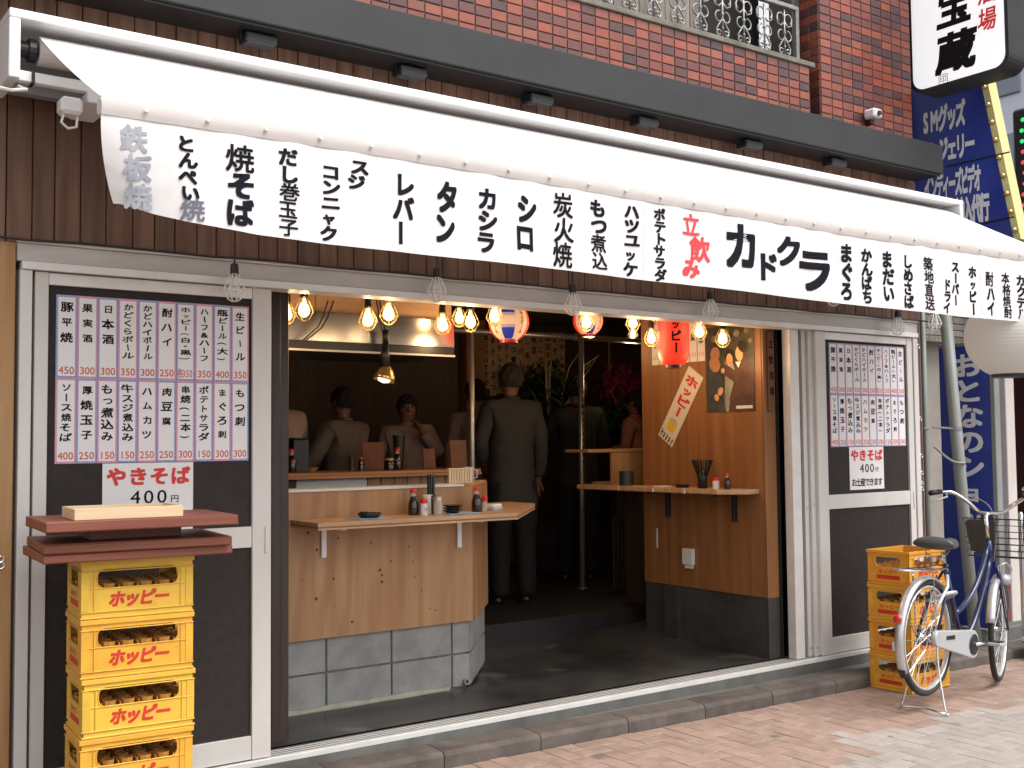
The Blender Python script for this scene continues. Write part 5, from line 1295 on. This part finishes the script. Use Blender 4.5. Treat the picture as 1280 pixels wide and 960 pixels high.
# ================================================================== PEOPLE IN THE ROOM
def skin_mesh(name, chains, m, parent, sub=2):
    """chains: list of [(point, radius) ...]; a chain starting with an int index joins an earlier vertex"""
    vs, es, rs = [], [], []
    for ch in chains:
        prev = None
        for it in ch:
            if isinstance(it, int): prev = it; continue
            p, r_ = it; vs.append(p); rs.append(r_ if isinstance(r_, tuple) else (r_, r_)); i = len(vs)-1
            if prev is not None: es.append((prev, i))
            prev = i
    me = bpy.data.meshes.new(name); me.from_pydata(vs, es, []); me.update()
    o = bpy.data.objects.new(name, me); COL.objects.link(o)
    if parent: o.parent = parent
    sk_ = o.modifiers.new('skin', 'SKIN'); sk_.use_smooth_shade = True
    for i, d in enumerate(me.skin_vertices[0].data): d.radius = rs[i]; d.use_root = (i == 0)
    su_ = o.modifiers.new('sub', 'SUBSURF'); su_.levels = sub; su_.render_levels = sub
    me.materials.append(m); return o
CL = bpy.data.textures.new('folds', 'CLOUDS'); CL.noise_scale = .13; CL.noise_depth = 2
HT_ = bpy.data.textures.new('tufts', 'CLOUDS'); HT_.noise_scale = .035; HT_.noise_depth = 2
def fold(o, k, tx=None):
    md = o.modifiers.new('folds', 'DISPLACE'); md.texture = tx or CL; md.strength = k; md.mid_level = .5; md.texture_coords = 'LOCAL'
def person(label, px, Y, top_py, face, shirt, trousers, armL='rest', armR='rest', hair=M_HAIR, coat_len=.0, lean=0.0, shirt_col=None, group='people in the dark standing bar'):
    base_ = PY(px, 600, Y); ztop = PY(px, top_py, Y).z; H = ztop-.27; s = H/1.72
    t = thing('person', label, 'person', (base_.x, Y, .271), face, group)
    V = lambda x, y, z: Vector((x*s, y*s+lean*max(0, z-.95)*s, z*s-abs(lean)*max(0, z-.95)*.25*s))
    def arm(sd, pose):
        sh_ = V(sd*.175, 0, 1.41)
        if pose == 'rest': el = V(sd*.23, -.02, 1.13); wr = V(sd*.23, .06, .89)
        elif pose == 'front': el = V(sd*.25, .05, 1.16); wr = V(sd*.12, .27, 1.12)
        elif pose == 'up': el = V(sd*.27, .12, 1.22); wr = V(sd*.10, .22, 1.42)
        elif pose == 'out': el = V(sd*.29, .03, 1.19); wr = V(sd*.36, .22, 1.05)
        else: el = V(sd*.26, -.04, 1.15); wr = V(sd*.17, .12, 1.0)
        return sh_, el, wr
    ch = [[(V(0, 0, .93), (.105*s, .085*s)), (V(0, 0, 1.08), (.105*s, .08*s)), (V(0, 0, 1.26), (.12*s, .085*s)), (V(0, 0, 1.40), (.08*s, .055*s)), (V(0, .005, 1.47), .046*s), (V(0, .012, 1.535), .055*s), (V(0, .018, 1.60), .083*s), (V(0, .012, 1.67), .082*s), (V(0, .008, 1.70), .050*s)]]
    idx = 9; hands = []
    for sd, pose in ((-1, armL), (1, armR)):
        a_, e_, w_ = arm(sd, pose); dr = (w_-e_).normalized()
        ch.append([3, (a_, .056*s), (a_.lerp(e_, .5), .046*s), (e_, .038*s), (e_.lerp(w_, .5), .034*s), (w_, .024*s), (w_+dr*.045*s, (.030*s, .016*s)), (w_+dr*.085*s, (.034*s, .014*s))]); palm = idx+6; idx += 7
        side = dr.cross(Vector((0, 0, 1)) if abs(dr.z) < .9 else Vector((0, 1, 0))).normalized(); dn = dr.cross(side)
        for f_ in range(4):
            off = side*(f_-1.5)*.017*s; ln = (.068, .078, .074, .058)[f_]*s
            ch.append([palm, (w_+dr*(.085*s+ln*.5)+off, .0085*s), (w_+dr*(.085*s+ln*.92)+off+dn*.012*s, .0075*s)]); idx += 2
        ch.append([palm-1, (w_+dr*.055*s+side*.042*s, .010*s), (w_+dr*.095*s+side*.052*s, .008*s)]); idx += 2
    for sd in (-1, 1):
        ch.append([0, (V(sd*.085, 0, .86), .075*s), (V(sd*.10, .01, .50), .056*s), (V(sd*.105, -.01, .28), .052*s), (V(sd*.105, -.01, .07), .036*s), (V(sd*.11, .06, .035), (.036*s, .028*s)), (V(sd*.115, .14, .025), (.034*s, .020*s))]); idx += 6
    skin_mesh('body', ch, M_SKIN, t)
    # shirt or jacket
    zb = .90-coat_len
    cs_ = [[(V(0, 0, zb-.03), (.215*s, .165*s)), (V(0, 0, zb+.04), (.205*s, .155*s)), (V(0, 0, 1.06), (.180*s, .140*s)), (V(0, 0, 1.24), (.185*s, .140*s)), (V(0, 0, 1.39), (.150*s, .110*s)), (V(0, .004, 1.465), .085*s), (V(0, .006, 1.50), .062*s)]]
    for sd, pose in ((-1, armL), (1, armR)):
        a_, e_, w_ = arm(sd, pose); cs_.append([4, (a_, .084*s), (a_.lerp(e_, .5), .070*s), (e_, .060*s), (e_.lerp(w_, .5), .054*s), (e_.lerp(w_, .93), .048*s)])
    o_s = skin_mesh('shirt' if coat_len < .1 else 'jacket', cs_, shirt, t, 3)
    fold(o_s, .030)
    MB().torus(tuple(V(0, .006, 1.487)), .058*s, .014*s, 20, 8, Matrix.Rotation(R(90), 3, 'X')).build('collar', shirt_col or shirt, t, smooth=True)
    cs_ = [[(V(0, 0, 1.02), (.150*s, .125*s)), (V(0, 0, .88), (.165*s, .140*s))]]
    for sd in (-1, 1): cs_.append([1, (V(sd*.10, 0, .78), .118*s), (V(sd*.10, .01, .48), .088*s), (V(sd*.105, -.01, .10), .075*s), (V(sd*.105, -.01, .04), .074*s)])
    skin_mesh('trousers', cs_, trousers, t)
    for sd in (-1, 1): MB().lathe([(.001, 0), (.048*s, .0), (.050*s, .02), (.040*s, .05), (.03*s, .08)], 14, (sd*.11*s, .035*s, 0)).build('shoe', M_BLACK, t, smooth=True)
    hc = V(0, .012, 1.635)
    def hairf(u_, v_):
        a = 2*math.pi*u_; th = math.pi*.73*v_; fr = (1+math.sin(a))/2           # front of the head is +y
        th *= 1-.40*fr**2; rr_ = (.098+.004*math.sin(a*9+v_*11))*s
        return tuple(hc+Vector((rr_*.93*math.sin(th)*math.cos(a), rr_*1.05*math.sin(th)*math.sin(a)-.006*s, rr_*1.08*math.cos(th)+.004*s)))
    fold(MB().grid(hairf, 56, 24).build('hair', hair, t, smooth=True), .022, HT_)
    for sd in (-1, 1):
        MB().lathe([(.001, -.008), (.020, -.004), (.022, .004), (.010, .008)], 10, tuple(hc+Vector((sd*.084*s, -.002*s, -.018*s))), Matrix.Rotation(R(90), 3, 'Y')).build('ear', M_SKIN, t, smooth=True)
        MB().lathe([(.001, -.006), (.010, -.003), (.010, .003), (.001, .006)], 10, tuple(hc+Vector((sd*.030*s, .079*s, .0)))).build('eye', M_INK, t, smooth=True)
    MB().tube([tuple(hc+Vector((0, .080*s, .005*s))), tuple(hc+Vector((0, .100*s, -.028*s))), tuple(hc+Vector((0, .080*s, -.036*s)))], [.006*s, .012*s, .008*s], 8).build('nose', M_SKIN, t, smooth=True)
    MB().obox(tuple(hc+Vector((0, .078*s, -.058*s))), .038*s, .010*s, .008*s, None, .002).build('mouth', mat('lips', (.35, .12, .10), rough=.5), t)
    return t
c_ = lambda n, a: mat(n, a, tuple(k*.8 for k in a), rough=.85, scale=14, bump=.3)
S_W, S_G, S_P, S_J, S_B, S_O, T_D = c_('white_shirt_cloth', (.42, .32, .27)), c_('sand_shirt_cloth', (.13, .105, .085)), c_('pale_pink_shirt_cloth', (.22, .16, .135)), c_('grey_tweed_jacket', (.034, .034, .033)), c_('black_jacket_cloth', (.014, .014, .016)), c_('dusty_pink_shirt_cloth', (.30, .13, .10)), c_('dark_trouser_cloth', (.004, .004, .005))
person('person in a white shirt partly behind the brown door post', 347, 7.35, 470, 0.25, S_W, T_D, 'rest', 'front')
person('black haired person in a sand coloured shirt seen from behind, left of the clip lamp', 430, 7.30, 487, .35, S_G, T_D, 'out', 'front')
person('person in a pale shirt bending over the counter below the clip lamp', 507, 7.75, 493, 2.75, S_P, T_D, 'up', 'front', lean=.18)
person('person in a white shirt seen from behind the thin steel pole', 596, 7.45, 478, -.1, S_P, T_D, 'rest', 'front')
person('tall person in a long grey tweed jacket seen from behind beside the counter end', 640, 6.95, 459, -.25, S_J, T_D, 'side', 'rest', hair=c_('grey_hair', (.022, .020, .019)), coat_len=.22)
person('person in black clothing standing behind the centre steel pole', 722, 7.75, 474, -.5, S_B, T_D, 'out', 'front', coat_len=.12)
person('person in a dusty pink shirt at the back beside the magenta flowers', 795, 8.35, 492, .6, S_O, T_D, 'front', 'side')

# ---- things on the inner counter
ZI = 1.3022
def IC(px, Y=6.60): return PY(px, 590, Y)
soy(0, 0, ZI, 'soy sauce bottle at the far left end of the inner counter', 1.1, Vector((IC(366).x, 6.62, 0)))
soy(0, 0, ZI, 'tall soy sauce bottle beside the jar on the inner counter', 1.1, Vector((IC(495).x, 6.58, 0)))
p = IC(487); lathe_thing('sauce_jar', 'round dark sauce jar with pale lid on the inner counter', 'jar', (p.x, 6.60, ZI), [('jar', [(.001, 0), (.038, 0), (.040, .05), (.032, .065)], M_SOY, (0, 0, 0)), ('lid', [(.034, .0655), (.034, .080), (.02, .084)], mat('pale_brass_lid', (.45, .36, .2), rough=.4, metal=.5), (0, 0, 0))])
p = IC(381); t = thing('black_box', 'tall black box on the left end of the inner counter', 'box', (p.x, 6.70, ZI)); MB().box(-.055, .055, -.05, .05, 0, .21, .004).build('box', M_BLACK, t); MB().box(-.056, .056, -.051, .051, .2105, .222, .004).build('lid', M_BLACK, t)
p = IC(506); lathe_thing('tall_cup', 'tall black flared cup on the inner counter', 'cup', (p.x, 6.68, ZI), [('cup', [(.001, 0), (.030, 0), (.042, .20), (.044, .235), (.039, .235), (.026, .01)], M_BLACK, (0, 0, 0))])
p = IC(400); lathe_thing('condiment_dish', 'small tan dish of condiments on the inner counter', 'dish', (p.x, 6.74, ZI), [('dish', [(.001, 0), (.03, 0), (.055, .03), (.050, .03), (.01, .01)], M_COUNTER, (0, 0, 0))])
for k, (px, w_, h_) in enumerate(((467, .17, .19), (574, .14, .20), (537, .10, .14))):
    p = IC(px, 6.92); t = tag(MB().box(-w_/2, w_/2, -.006, .006, 0, h_, .002).build('menu_board', c_('board_pink_wood', (.25, .12, .08))), ['broad wooden menu board behind the person in the sand shirt', 'wooden menu board below the white shirted back at the thin pole', 'small wooden menu board between the pale shirt and thin pole'][k], 'board'); t.location = (p.x, 6.92, ZI); t.rotation_euler.x = R(-6)
p = IC(450); lathe_thing('pepper_mill', 'small dark pepper mill in front of the broad menu board', 'mill', (p.x, 6.72, ZI), [('mill', [(.001, 0), (.024, 0), (.016, .04), (.022, .08), (.012, .10)], M_DARKWOOD, (0, 0, 0))])
p = IC(462); lathe_thing('sauce_bottle', 'small red topped sauce bottle in front of the broad menu board', 'bottle', (p.x, 6.72, ZI), [('bottle', [(.001, 0), (.022, 0), (.022, .05), (.012, .075)], M_SOY, (0, 0, 0)), ('cap', [(.013, .0755), (.012, .09)], M_REDCAP, (0, 0, 0))])

# ---- flowers and greenery at the back
def leafcloud(name, m, parent, c, rx, ry, rz_, n, size, seed):
    r_ = random.Random(seed); mb_ = MB()
    for i in range(n):
        while True:
            v = Vector((r_.uniform(-1, 1), r_.uniform(-1, 1), r_.uniform(-1, 1)))
            if v.length < 1: break
        v = v*(.55+.45*math.sin(v.x*5+v.z*4)**2)
        p = Vector(c)+Vector((v.x*rx, v.y*ry, v.z*rz_)); e = Matrix.Rotation(r_.uniform(0, 6.28), 3, 'Z') @ Matrix.Rotation(r_.uniform(-1.2, 1.2), 3, 'X')
        a, b = size*r_.uniform(.6, 1.3), size*r_.uniform(.3, .6)
        mb_.add([p+e @ Vector(q) for q in ((0, -a, 0), (b, -a*.2, .2*b), (b*.7, a*.6, 0), (0, a, -.2*b), (-b*.7, a*.6, 0), (-b, -a*.2, .2*b))], [(0, 1, 2, 3), (0, 3, 4, 5)])
    return mb_.build(name, m, parent)
M_ORCH = mat('magenta_petals', (.42, .035, .16), (.25, .015, .09), rough=.6, scale=9); M_LEAF = mat('dark_leaves', (.025, .05, .018), (.05, .08, .03), rough=.5, scale=8); M_POT = mat('dark_pot', (.05, .03, .025), rough=.5)
p = PY(775, 485, 8.75)
t = thing('flower_stand', 'large magenta flower arrangement at the back right of the dark room', 'flowers', (p.x, 8.75, .27))
leafcloud('blossoms', M_ORCH, t, (0, 0, p.z-.27+.02), .33, .25, .25, 700, .034, 5)['kind'] = 'stuff'
leafcloud('leaves', M_LEAF, t, (0, 0, p.z-.27-.25), .32, .2, .22, 300, .07, 6)['kind'] = 'stuff'
MB().lathe([(.10, 0), (.13, .35), (.16, .9)], 12).build('stand', M_POT, t)
p = PY(684, 495, 8.6)
t = thing('leafy_plant', 'dark leafy plant with pale twigs behind the grey tweed jacket', 'plant', (p.x, 8.6, .27))
leafcloud('leaves', M_LEAF, t, (0, 0, p.z-.27), .42, .3, .36, 620, .075, 8)['kind'] = 'stuff'
r_ = random.Random(4)
for k in range(9):
    a = r_.uniform(-1, 1); MB().tube([(a*.1, -.1, p.z-.5), (a*.3, -.25, p.z-.15+r_.uniform(0, .2)), (a*.42+.05, -.3, p.z+.0+r_.uniform(0, .15))], [.005, .004, .002], 4).build('twig', mat('pale_twig', (.5, .42, .3), rough=.5), t)
MB().lathe([(.14, 0), (.20, .45), (.18, .45)], 14).build('pot', M_POT, t)
# ---- paper strips along the back wall
M_OLDP = mat('tan_paper_strip', (.50, .36, .24), (.42, .29, .19), rough=.7, scale=5)
def back_strips(name, label, xs, y_top, y_bot, Y):
    t = thing(name, label, 'menu', (0, Y, 0))
    STR_ = ['本日のおすすめ', 'まぐろぶつ', '冷やしトマト', 'ポテトサラダ', 'もつ煮込み', 'レバー串焼', 'しめさば', '枝豆 冷奴', 'たこわさび']
    for k, px in enumerate(xs):
        a, b = PY(px, y_top, Y), PY(px, y_bot+(k*7 % 4)*3, Y)
        s_ = MB().box(a.x-.042, a.x+.042, -.0025, -.0005, b.z, a.z).build('paper_strip', M_OLDP, t)
        q_ = MB(); column(q_, STR_[k % 9], a.x, a.z-.015, b.z+.03, .062, plane_fn((0, -.0027, 0), XV, ZV, .0006), .03); q_.build('lettering', M_INK, s_)
back_strips('wall_menu', 'row of tan paper menu strips high on the back wall left of the pole', [607+8.6*k for k in range(12)], 416, 486, 9.198)
back_strips('wall_menu', 'row of tan paper menu strips on the back wall right of the pole', [764+8.6*k for k in range(6)], 428, 492, 9.198)
MB().box(5.98, 6.20, 9.10, 9.199, .27, 2.69, .003).build('back_pillar', M_OAK, bpy.data.objects['back_wall'])

# ================================================================== NEIGHBOUR ON THE RIGHT
M_NW = mat('greyed_cream_wall', (.33, .30, .26), (.40, .37, .32), rough=.8, scale=3, bump=.2)
M_REDP = mat('oxblood_panel', (.075, .025, .022), (.10, .035, .03), rough=.5, scale=5)
nb = thing('neighbour_building', 'neighbouring building with dark shop entrance and pale pillar at the right edge', 'building')
MB().box(6.955, 7.95, 5.06, 5.4, -.2, 6.5).build('wall', M_NW, nb)
MB().box(6.875, 6.953, 4.74, 5.05, -.1, 3.3, .003).build('side_panel', M_REDP, nb)
for k, (z0, z1) in enumerate(((2.20, 2.245), (2.25, 2.295), (2.30, 2.345), (2.35, 2.395), (2.40, 2.445))): MB().box(6.955, 8.2, 4.93, 4.955, z0, z1, .003).build('slat', M_WEATH, nb)
for x0, x1 in ((6.956, 7.01), (7.015, 7.06), (7.065, 7.11)): MB().box(x0, x1, 4.80, 5.055, -.1, 2.85, .003).build('upright', M_NW, nb)
M_PILL = mat('pale_pillar_paint', (.62, .57, .53), (.55, .50, .46), rough=.5, scale=3)
a, b = PX(1241, 560, 8.0), PX(1259, 560, 8.0)
MB().box(8.0, 8.12, min(a.y, b.y), max(a.y, b.y), -.15, 2.75, .005).build('pillar', M_PILL, nb)
MB().box(7.95, 13, 5.8, 5.9, -.3, 2.9).build('entrance_back', M_DARKPOST, nb)
MB().box(7.95, 13, 4.2, 5.8, 2.9, 3.1).build('canopy', M_BAND, nb)
MB().box(9.5, 9.56, 4.3, 5.8, -.3, 2.9, .003).build('door_leaf', M_REDP, nb)
MB().box(7.3, 13, 4.62, 5.8, -.3, .10, .01).build('step', M_CONC, nb)
for z, r_ in ((2.13, .014), (1.62, .012), (1.36, .012), (1.24, .012), (1.17, .010), (1.13, .012)):
    MB().torus((6.915, 4.728, z), r_, .0032, 14, 6).build('padlock_ring', M_CHROME, nb)
dp = thing('drainpipe', 'thin grey vertical drainpipe left of the thicker leaning one', 'pipe', (6.99, 4.74, 0))
MB().tube([(0, 0, -.1), (0, 0, 2.6)], .020, 12).build('tube', M_GREYPL, dp, smooth=True)
for z in (.6, 1.55): MB().tube([(-.03, .0, z), (0, -.024, z), (.03, 0, z)], .005, 5).build('clamp', M_IRON, dp)
dp = thing('drainpipe', 'thick grey drainpipe leaning slightly beside the blue sign', 'pipe', (0, 0, 0))
a, b = PY(1183, 405, 4.66), PY(1209, 690, 4.62); b2 = a+(b-a)*1.75
MB().tube([a+(a-b)*.25, b2], .042, 16).build('tube', M_GREYPL, dp, smooth=True)
for f in (.46,): q = a+(b-a)*f; MB().lathe([(.045, -.012), (.045, .012)], 16, q).tube([q+Vector((-.04, 0, 0)), q+Vector((-.16, .08, .01))], .008, 6).build('clamp', M_IRON, dp)
q = a+(b-a)*.60; MB().tube(smooth_path([tuple(q+Vector((-.20, .06, .10))), tuple(q+Vector((-.12, -.02, .0))), tuple(q+Vector((.0, -.05, -.02)))], 5), .008, 6).build('loose_bracket', M_IRON, dp)
# tall blue sign with white kana, its face square to the street
M_SBLUE = mat('deep_blue_sign', (.018, .035, .26), (.03, .055, .33), rough=.35, scale=3)
M_SIGNW = mat('pale_sign_letters', (.74, .75, .80), rough=.5)
Xs = 7.45
A, B = PX(1173, 436, Xs), PX(1236, 431, Xs)
sg = thing('shop_sign', 'tall narrow deep blue sign with white hiragana behind the bicycle', 'sign', (0, 0, 0))
y0, y1, zt_ = A.y, B.y, A.z
MB().box(Xs, Xs+.05, y1, y0, .12, zt_, .002).build('panel', M_SBLUE, sg)
MB().box(Xs-.008, Xs+.06, y1-.035, y1-.001, .08, zt_+.03, .003).build('frame', M_GREYPL, sg)
MB().box(Xs-.008, Xs+.06, y1, y0, zt_+.001, zt_+.03, .003).build('frame', M_GREYPL, sg)
ym = PX(1212, 560, Xs).y; tt = MB(); column(tt, 'おとなのショップ', 0, zt_-.05, .62, .25, plane_fn((Xs-.001, ym, 0), (0, -1, 0), ZV, .001), .035); tt.build('lettering', M_SIGNW, sg)
# upper blue sign tower with slanted yellow edge
Xb = 7.40
P1, P2, P3, P4 = PX(1138, 105, Xb), PX(1226, 100, Xb), PX(1268, 300, Xb), PX(1140, 320, Xb)
tb = thing('sign_tower', 'blue signboard with white katakana rows and a slanted yellow bulb edge', 'sign', (0, 0, 0))
pts = [(P1.y, P1.z), (P2.y, P2.z), (P3.y, P3.z), (P4.y, P4.z)]
MB().prism([(p_[0], p_[1]) for p_ in pts], Xb, Xb+.10, 'x').build('panel', M_SBLUE, tb, fix=True)
M_YEL = mat('yellow_sign_edge', (.62, .58, .26), rough=.45)
e0, e1 = Vector((0, P2.y, P2.z)), Vector((0, P3.y, P3.z)); dy_ = Vector((0, -.055, 0))
MB().prism([(e0.y, e0.z), (e0.y-.05, e0.z), (e1.y-.05, e1.z), (e1.y, e1.z)], Xb-.005, Xb+.105, 'x').build('yellow_edge', M_YEL, tb, fix=True)
for k in range(9):
    q = e0.lerp(e1, (k+.5)/9); MB().lathe([(.016, 0), (.020, .02), (.012, .034), (.001, .038)], 10, (Xb-.006, q.y-.025, q.z), Matrix.Rotation(R(-90), 3, 'Y')).build('edge_bulb', M_BRASS, tb, smooth=True)
for (px, py, qx, qy) in ((1182, 208.5, 1262, 190), (1225, 280, 1268, 271)):
    a, b = PX(px, py, Xb-.004), PX(qx, qy, Xb-.004); MB().tube([a, b], .006, 5).build('panel_joint', M_BLACK, tb)
def sign_row(text, xa, ya, xb_, yb_, hpx, m=M_SIGNW):
    a, b = PX(xa, ya, Xb-.0015), PX(xb_, yb_, Xb-.0015); h_ = hpx*(PX(xa, ya-5, Xb).z-PX(xa, ya+5, Xb).z)/10
    fn = plane_fn((Xb-.0015, 0, 0), (0, -1, 0), ZV, .001); t_ = MB(); row(t_, text, -a.y, -b.y, (a.z+b.z)/2, h_*1.35, fn, .05, w=1.18*abs(a.y-b.y)/len(text)); t_.build('lettering', m, tb)
sign_row('SMグッズ', 1152, 155, 1206, 141, 25)
sign_row('ランジェリー', 1152, 195, 1218, 178, 24)
sign_row('インディーズビデオ', 1156, 240, 1226, 219, 26)
sign_row('個人輸入代行', 1176, 272, 1236, 256, 26)
# white box sign
Xw = 6.95
def WP_(px, py, X=Xw): q = PX(px, py, X); return q
yl, yr_ = 4.752, 4.005; zb0 = 3.93; zt0 = 5.45
bxs = thing('bar_sign', 'white rounded box sign with black brush kanji on a dark frame, top right', 'sign', (0, 0, 0))
cyw, czw = (yl+yr_)/2, (zb0+zt0)/2; hw, hh = (yl-yr_), (zt0-zb0)
lp = rr_loop(hw, hh, .10, 6); lpi = rr_loop(hw-.05, hh-.05, .085, 6)
MB().prism([(cyw+a, czw+b) for a, b in lp], Xw, Xw+.21, 'x').build('casing', M_BAND, bxs, fix=True)
MB().prism([(cyw+a, czw+b) for a, b in lpi], Xw-.008, Xw-.0005, 'x').build('face', mat('lit_white_acrylic', (.80, .80, .82), rough=.3, emit=(.95, .97, 1), estr=.30), bxs, fix=True)
M_BRUSH = M_INK
fnw = plane_fn((Xw-.009, 0, 0), (0, -1, 0), ZV, .001)
def wsign(ch, px, py, wpx, hpx, m, bold=.035, sh_=.1):
    q = PX(px, py, Xw-.009); kx = abs(PX(px+5, py, Xw).y-PX(px-5, py, Xw).y)/10; kz = (PX(px, py-5, Xw).z-PX(px, py+5, Xw).z)/10
    t_ = MB(); put_char(t_, ch, -q.y, q.z, wpx*kx, hpx*kz, fnw, bold, sh_, 0, False); t_.build('lettering', m, bxs)
wsign('宝', 1193, 8, 46, 52, M_INK); wsign('蔵', 1195, 64, 50, 50, M_INK, .045)
wsign('酒', 1234, -10, 24, 30, M_CRIM, .02); wsign('場', 1234, 24, 24, 30, M_CRIM, .02)
q = PX(1179, 99, Xw-.009); t_ = MB()
for (u0, u1, v0, v1) in ((-.035, .035, .031, .035), (-.035, .035, -.035, -.031), (-.035, -.031, -.031, .031), (.031, .035, -.031, .031)): t_.add([fnw(-q.y+a, q.z+b, 0) for a, b in ((u0, v0), (u1, v0), (u1, v1), (u0, v1))], [(0, 1, 2, 3)])
t_.build('seal_frame', M_INK, bxs); t_ = MB(); put_char(t_, '印', -q.y, q.z, .055, .055, fnw, .0, 0, 0, False); t_.build('seal', M_INK, bxs)
MB().box(6.90, 7.06, 4.775, 4.86, 4.15, 4.66, .01).build('junction_box', M_BAND, bxs)
MB().tube([(6.98, 4.86, 4.12), (6.98, 4.60, 3.97)], .012, 8).tube([(6.7, 4.88, 4.10), (6.98, 4.86, 4.12)], .012, 8).build('bracket', M_IRON, bxs)
MB().box(6.58, 7.1, 4.87, 4.93, 4.2, 4.6, .004).build('wall_bracket', M_BAND, bxs)
# LED sign and the pale facade beyond
Xd = 8.4
a, b = PX(1264, 138, Xd), PX(1266, 300, Xd)
ld = thing('led_sign', 'dark framed dot light sign cut by the right edge of the frame', 'sign', (0, 0, 0))
MB().box(Xd, Xd+.14, a.y-.75, a.y, b.z-.1, a.z, .02).build('casing', M_BAND, ld)
MB().box(Xd-.004, Xd-.0005, a.y-.70, a.y-.045, b.z-.05, a.z-.05).build('screen', M_BLACK, ld)
for k in range(46):
    r_ = random.Random(k); cc_ = [('green', (.05, 1, .2)), ('red', (1, .08, .1)), ('blue', (.2, .25, 1))][0 if k < 12 else 1+(k % 2)]
    y_, z_ = a.y-.08-.09*(k % 4)-.02*r_.random(), a.z-.10-.085*(k//4) 
    MB().lathe([(.018, 0), (.012, .012)], 8, (Xd-.005, y_, z_), Matrix.Rotation(R(-90), 3, 'Y')).build('diode', mat('diode_'+cc_[0], cc_[1], emit=cc_[1], estr=.35), ld)
fb2 = thing('far_building', 'pale blue and white building far down the street at the right', 'building', (0, 0, 0))
M_PB = mat('pale_blue_cladding', (.52, .60, .78), (.72, .76, .86), rough=.5, scale=.8, contrast=(.42, .5))
MB().box(16, 22, -2, 12, -1, 16).build('wall', M_PB, fb2)
for i in range(9):
    for j in range(7): MB().box(15.96, 16.0, 1.0+i*1.15, 1.75+i*1.15, 1.0+j*1.9, 2.3+j*1.9, .01).build('window', mat('dull_window', (.25, .28, .34), rough=.2), fb2)
# clutter by the neighbour's step: hand cart and red crate
hc_ = thing('hand_cart', 'chrome hand cart frame standing by the neighbouring entrance', 'cart', (0, 0, 0))
a = PY(1276, 645, 4.35); x0 = a.x
MB().tube(smooth_path([(x0, 4.35, .05), (x0, 4.35, a.z-.05), (x0+.03, 4.35, a.z), (x0+.36, 4.35, a.z), (x0+.40, 4.35, a.z-.05), (x0+.40, 4.35, .05)], 4), .014, 8).build('handle_frame', M_CHROME, hc_, smooth=True)
MB().box(x0-.02, x0+.44, 3.75, 4.37, .06, .085, .004).build('platform', M_ALU, hc_)
for k in range(4): MB().lathe([(.05, -.015), (.05, .015)], 16, (x0+.03+.36*(k % 2), 3.85+.42*(k//2), -.03), Matrix.Rotation(R(90), 3, 'Y')).build('castor', M_RUBBER, hc_)
rb_ = thing('red_crate', 'low red plastic crate behind the front wheel of the bicycle', 'crate', (7.85, 4.75, .101))
mat('faded_red_plastic', (.24, .05, .045), (.32, .08, .07), rough=.5, scale=9)
for y_ in (0, .33): MB().box(0, .50, y_, y_+.010, .02, .28, .003).build('long_wall', MATS['faded_red_plastic'], rb_)
MB().box(0, .010, .0105, .3295, .02, .28, .003).box(.49, .50, .0105, .3295, .02, .28, .003).box(0, .5, 0, .34, .0, .0195).build('end_wall', MATS['faded_red_plastic'], rb_)
MB().box(-.006, .506, -.006, .346, .262, .272, .002).build('rim', MATS['faded_red_plastic'], rb_)
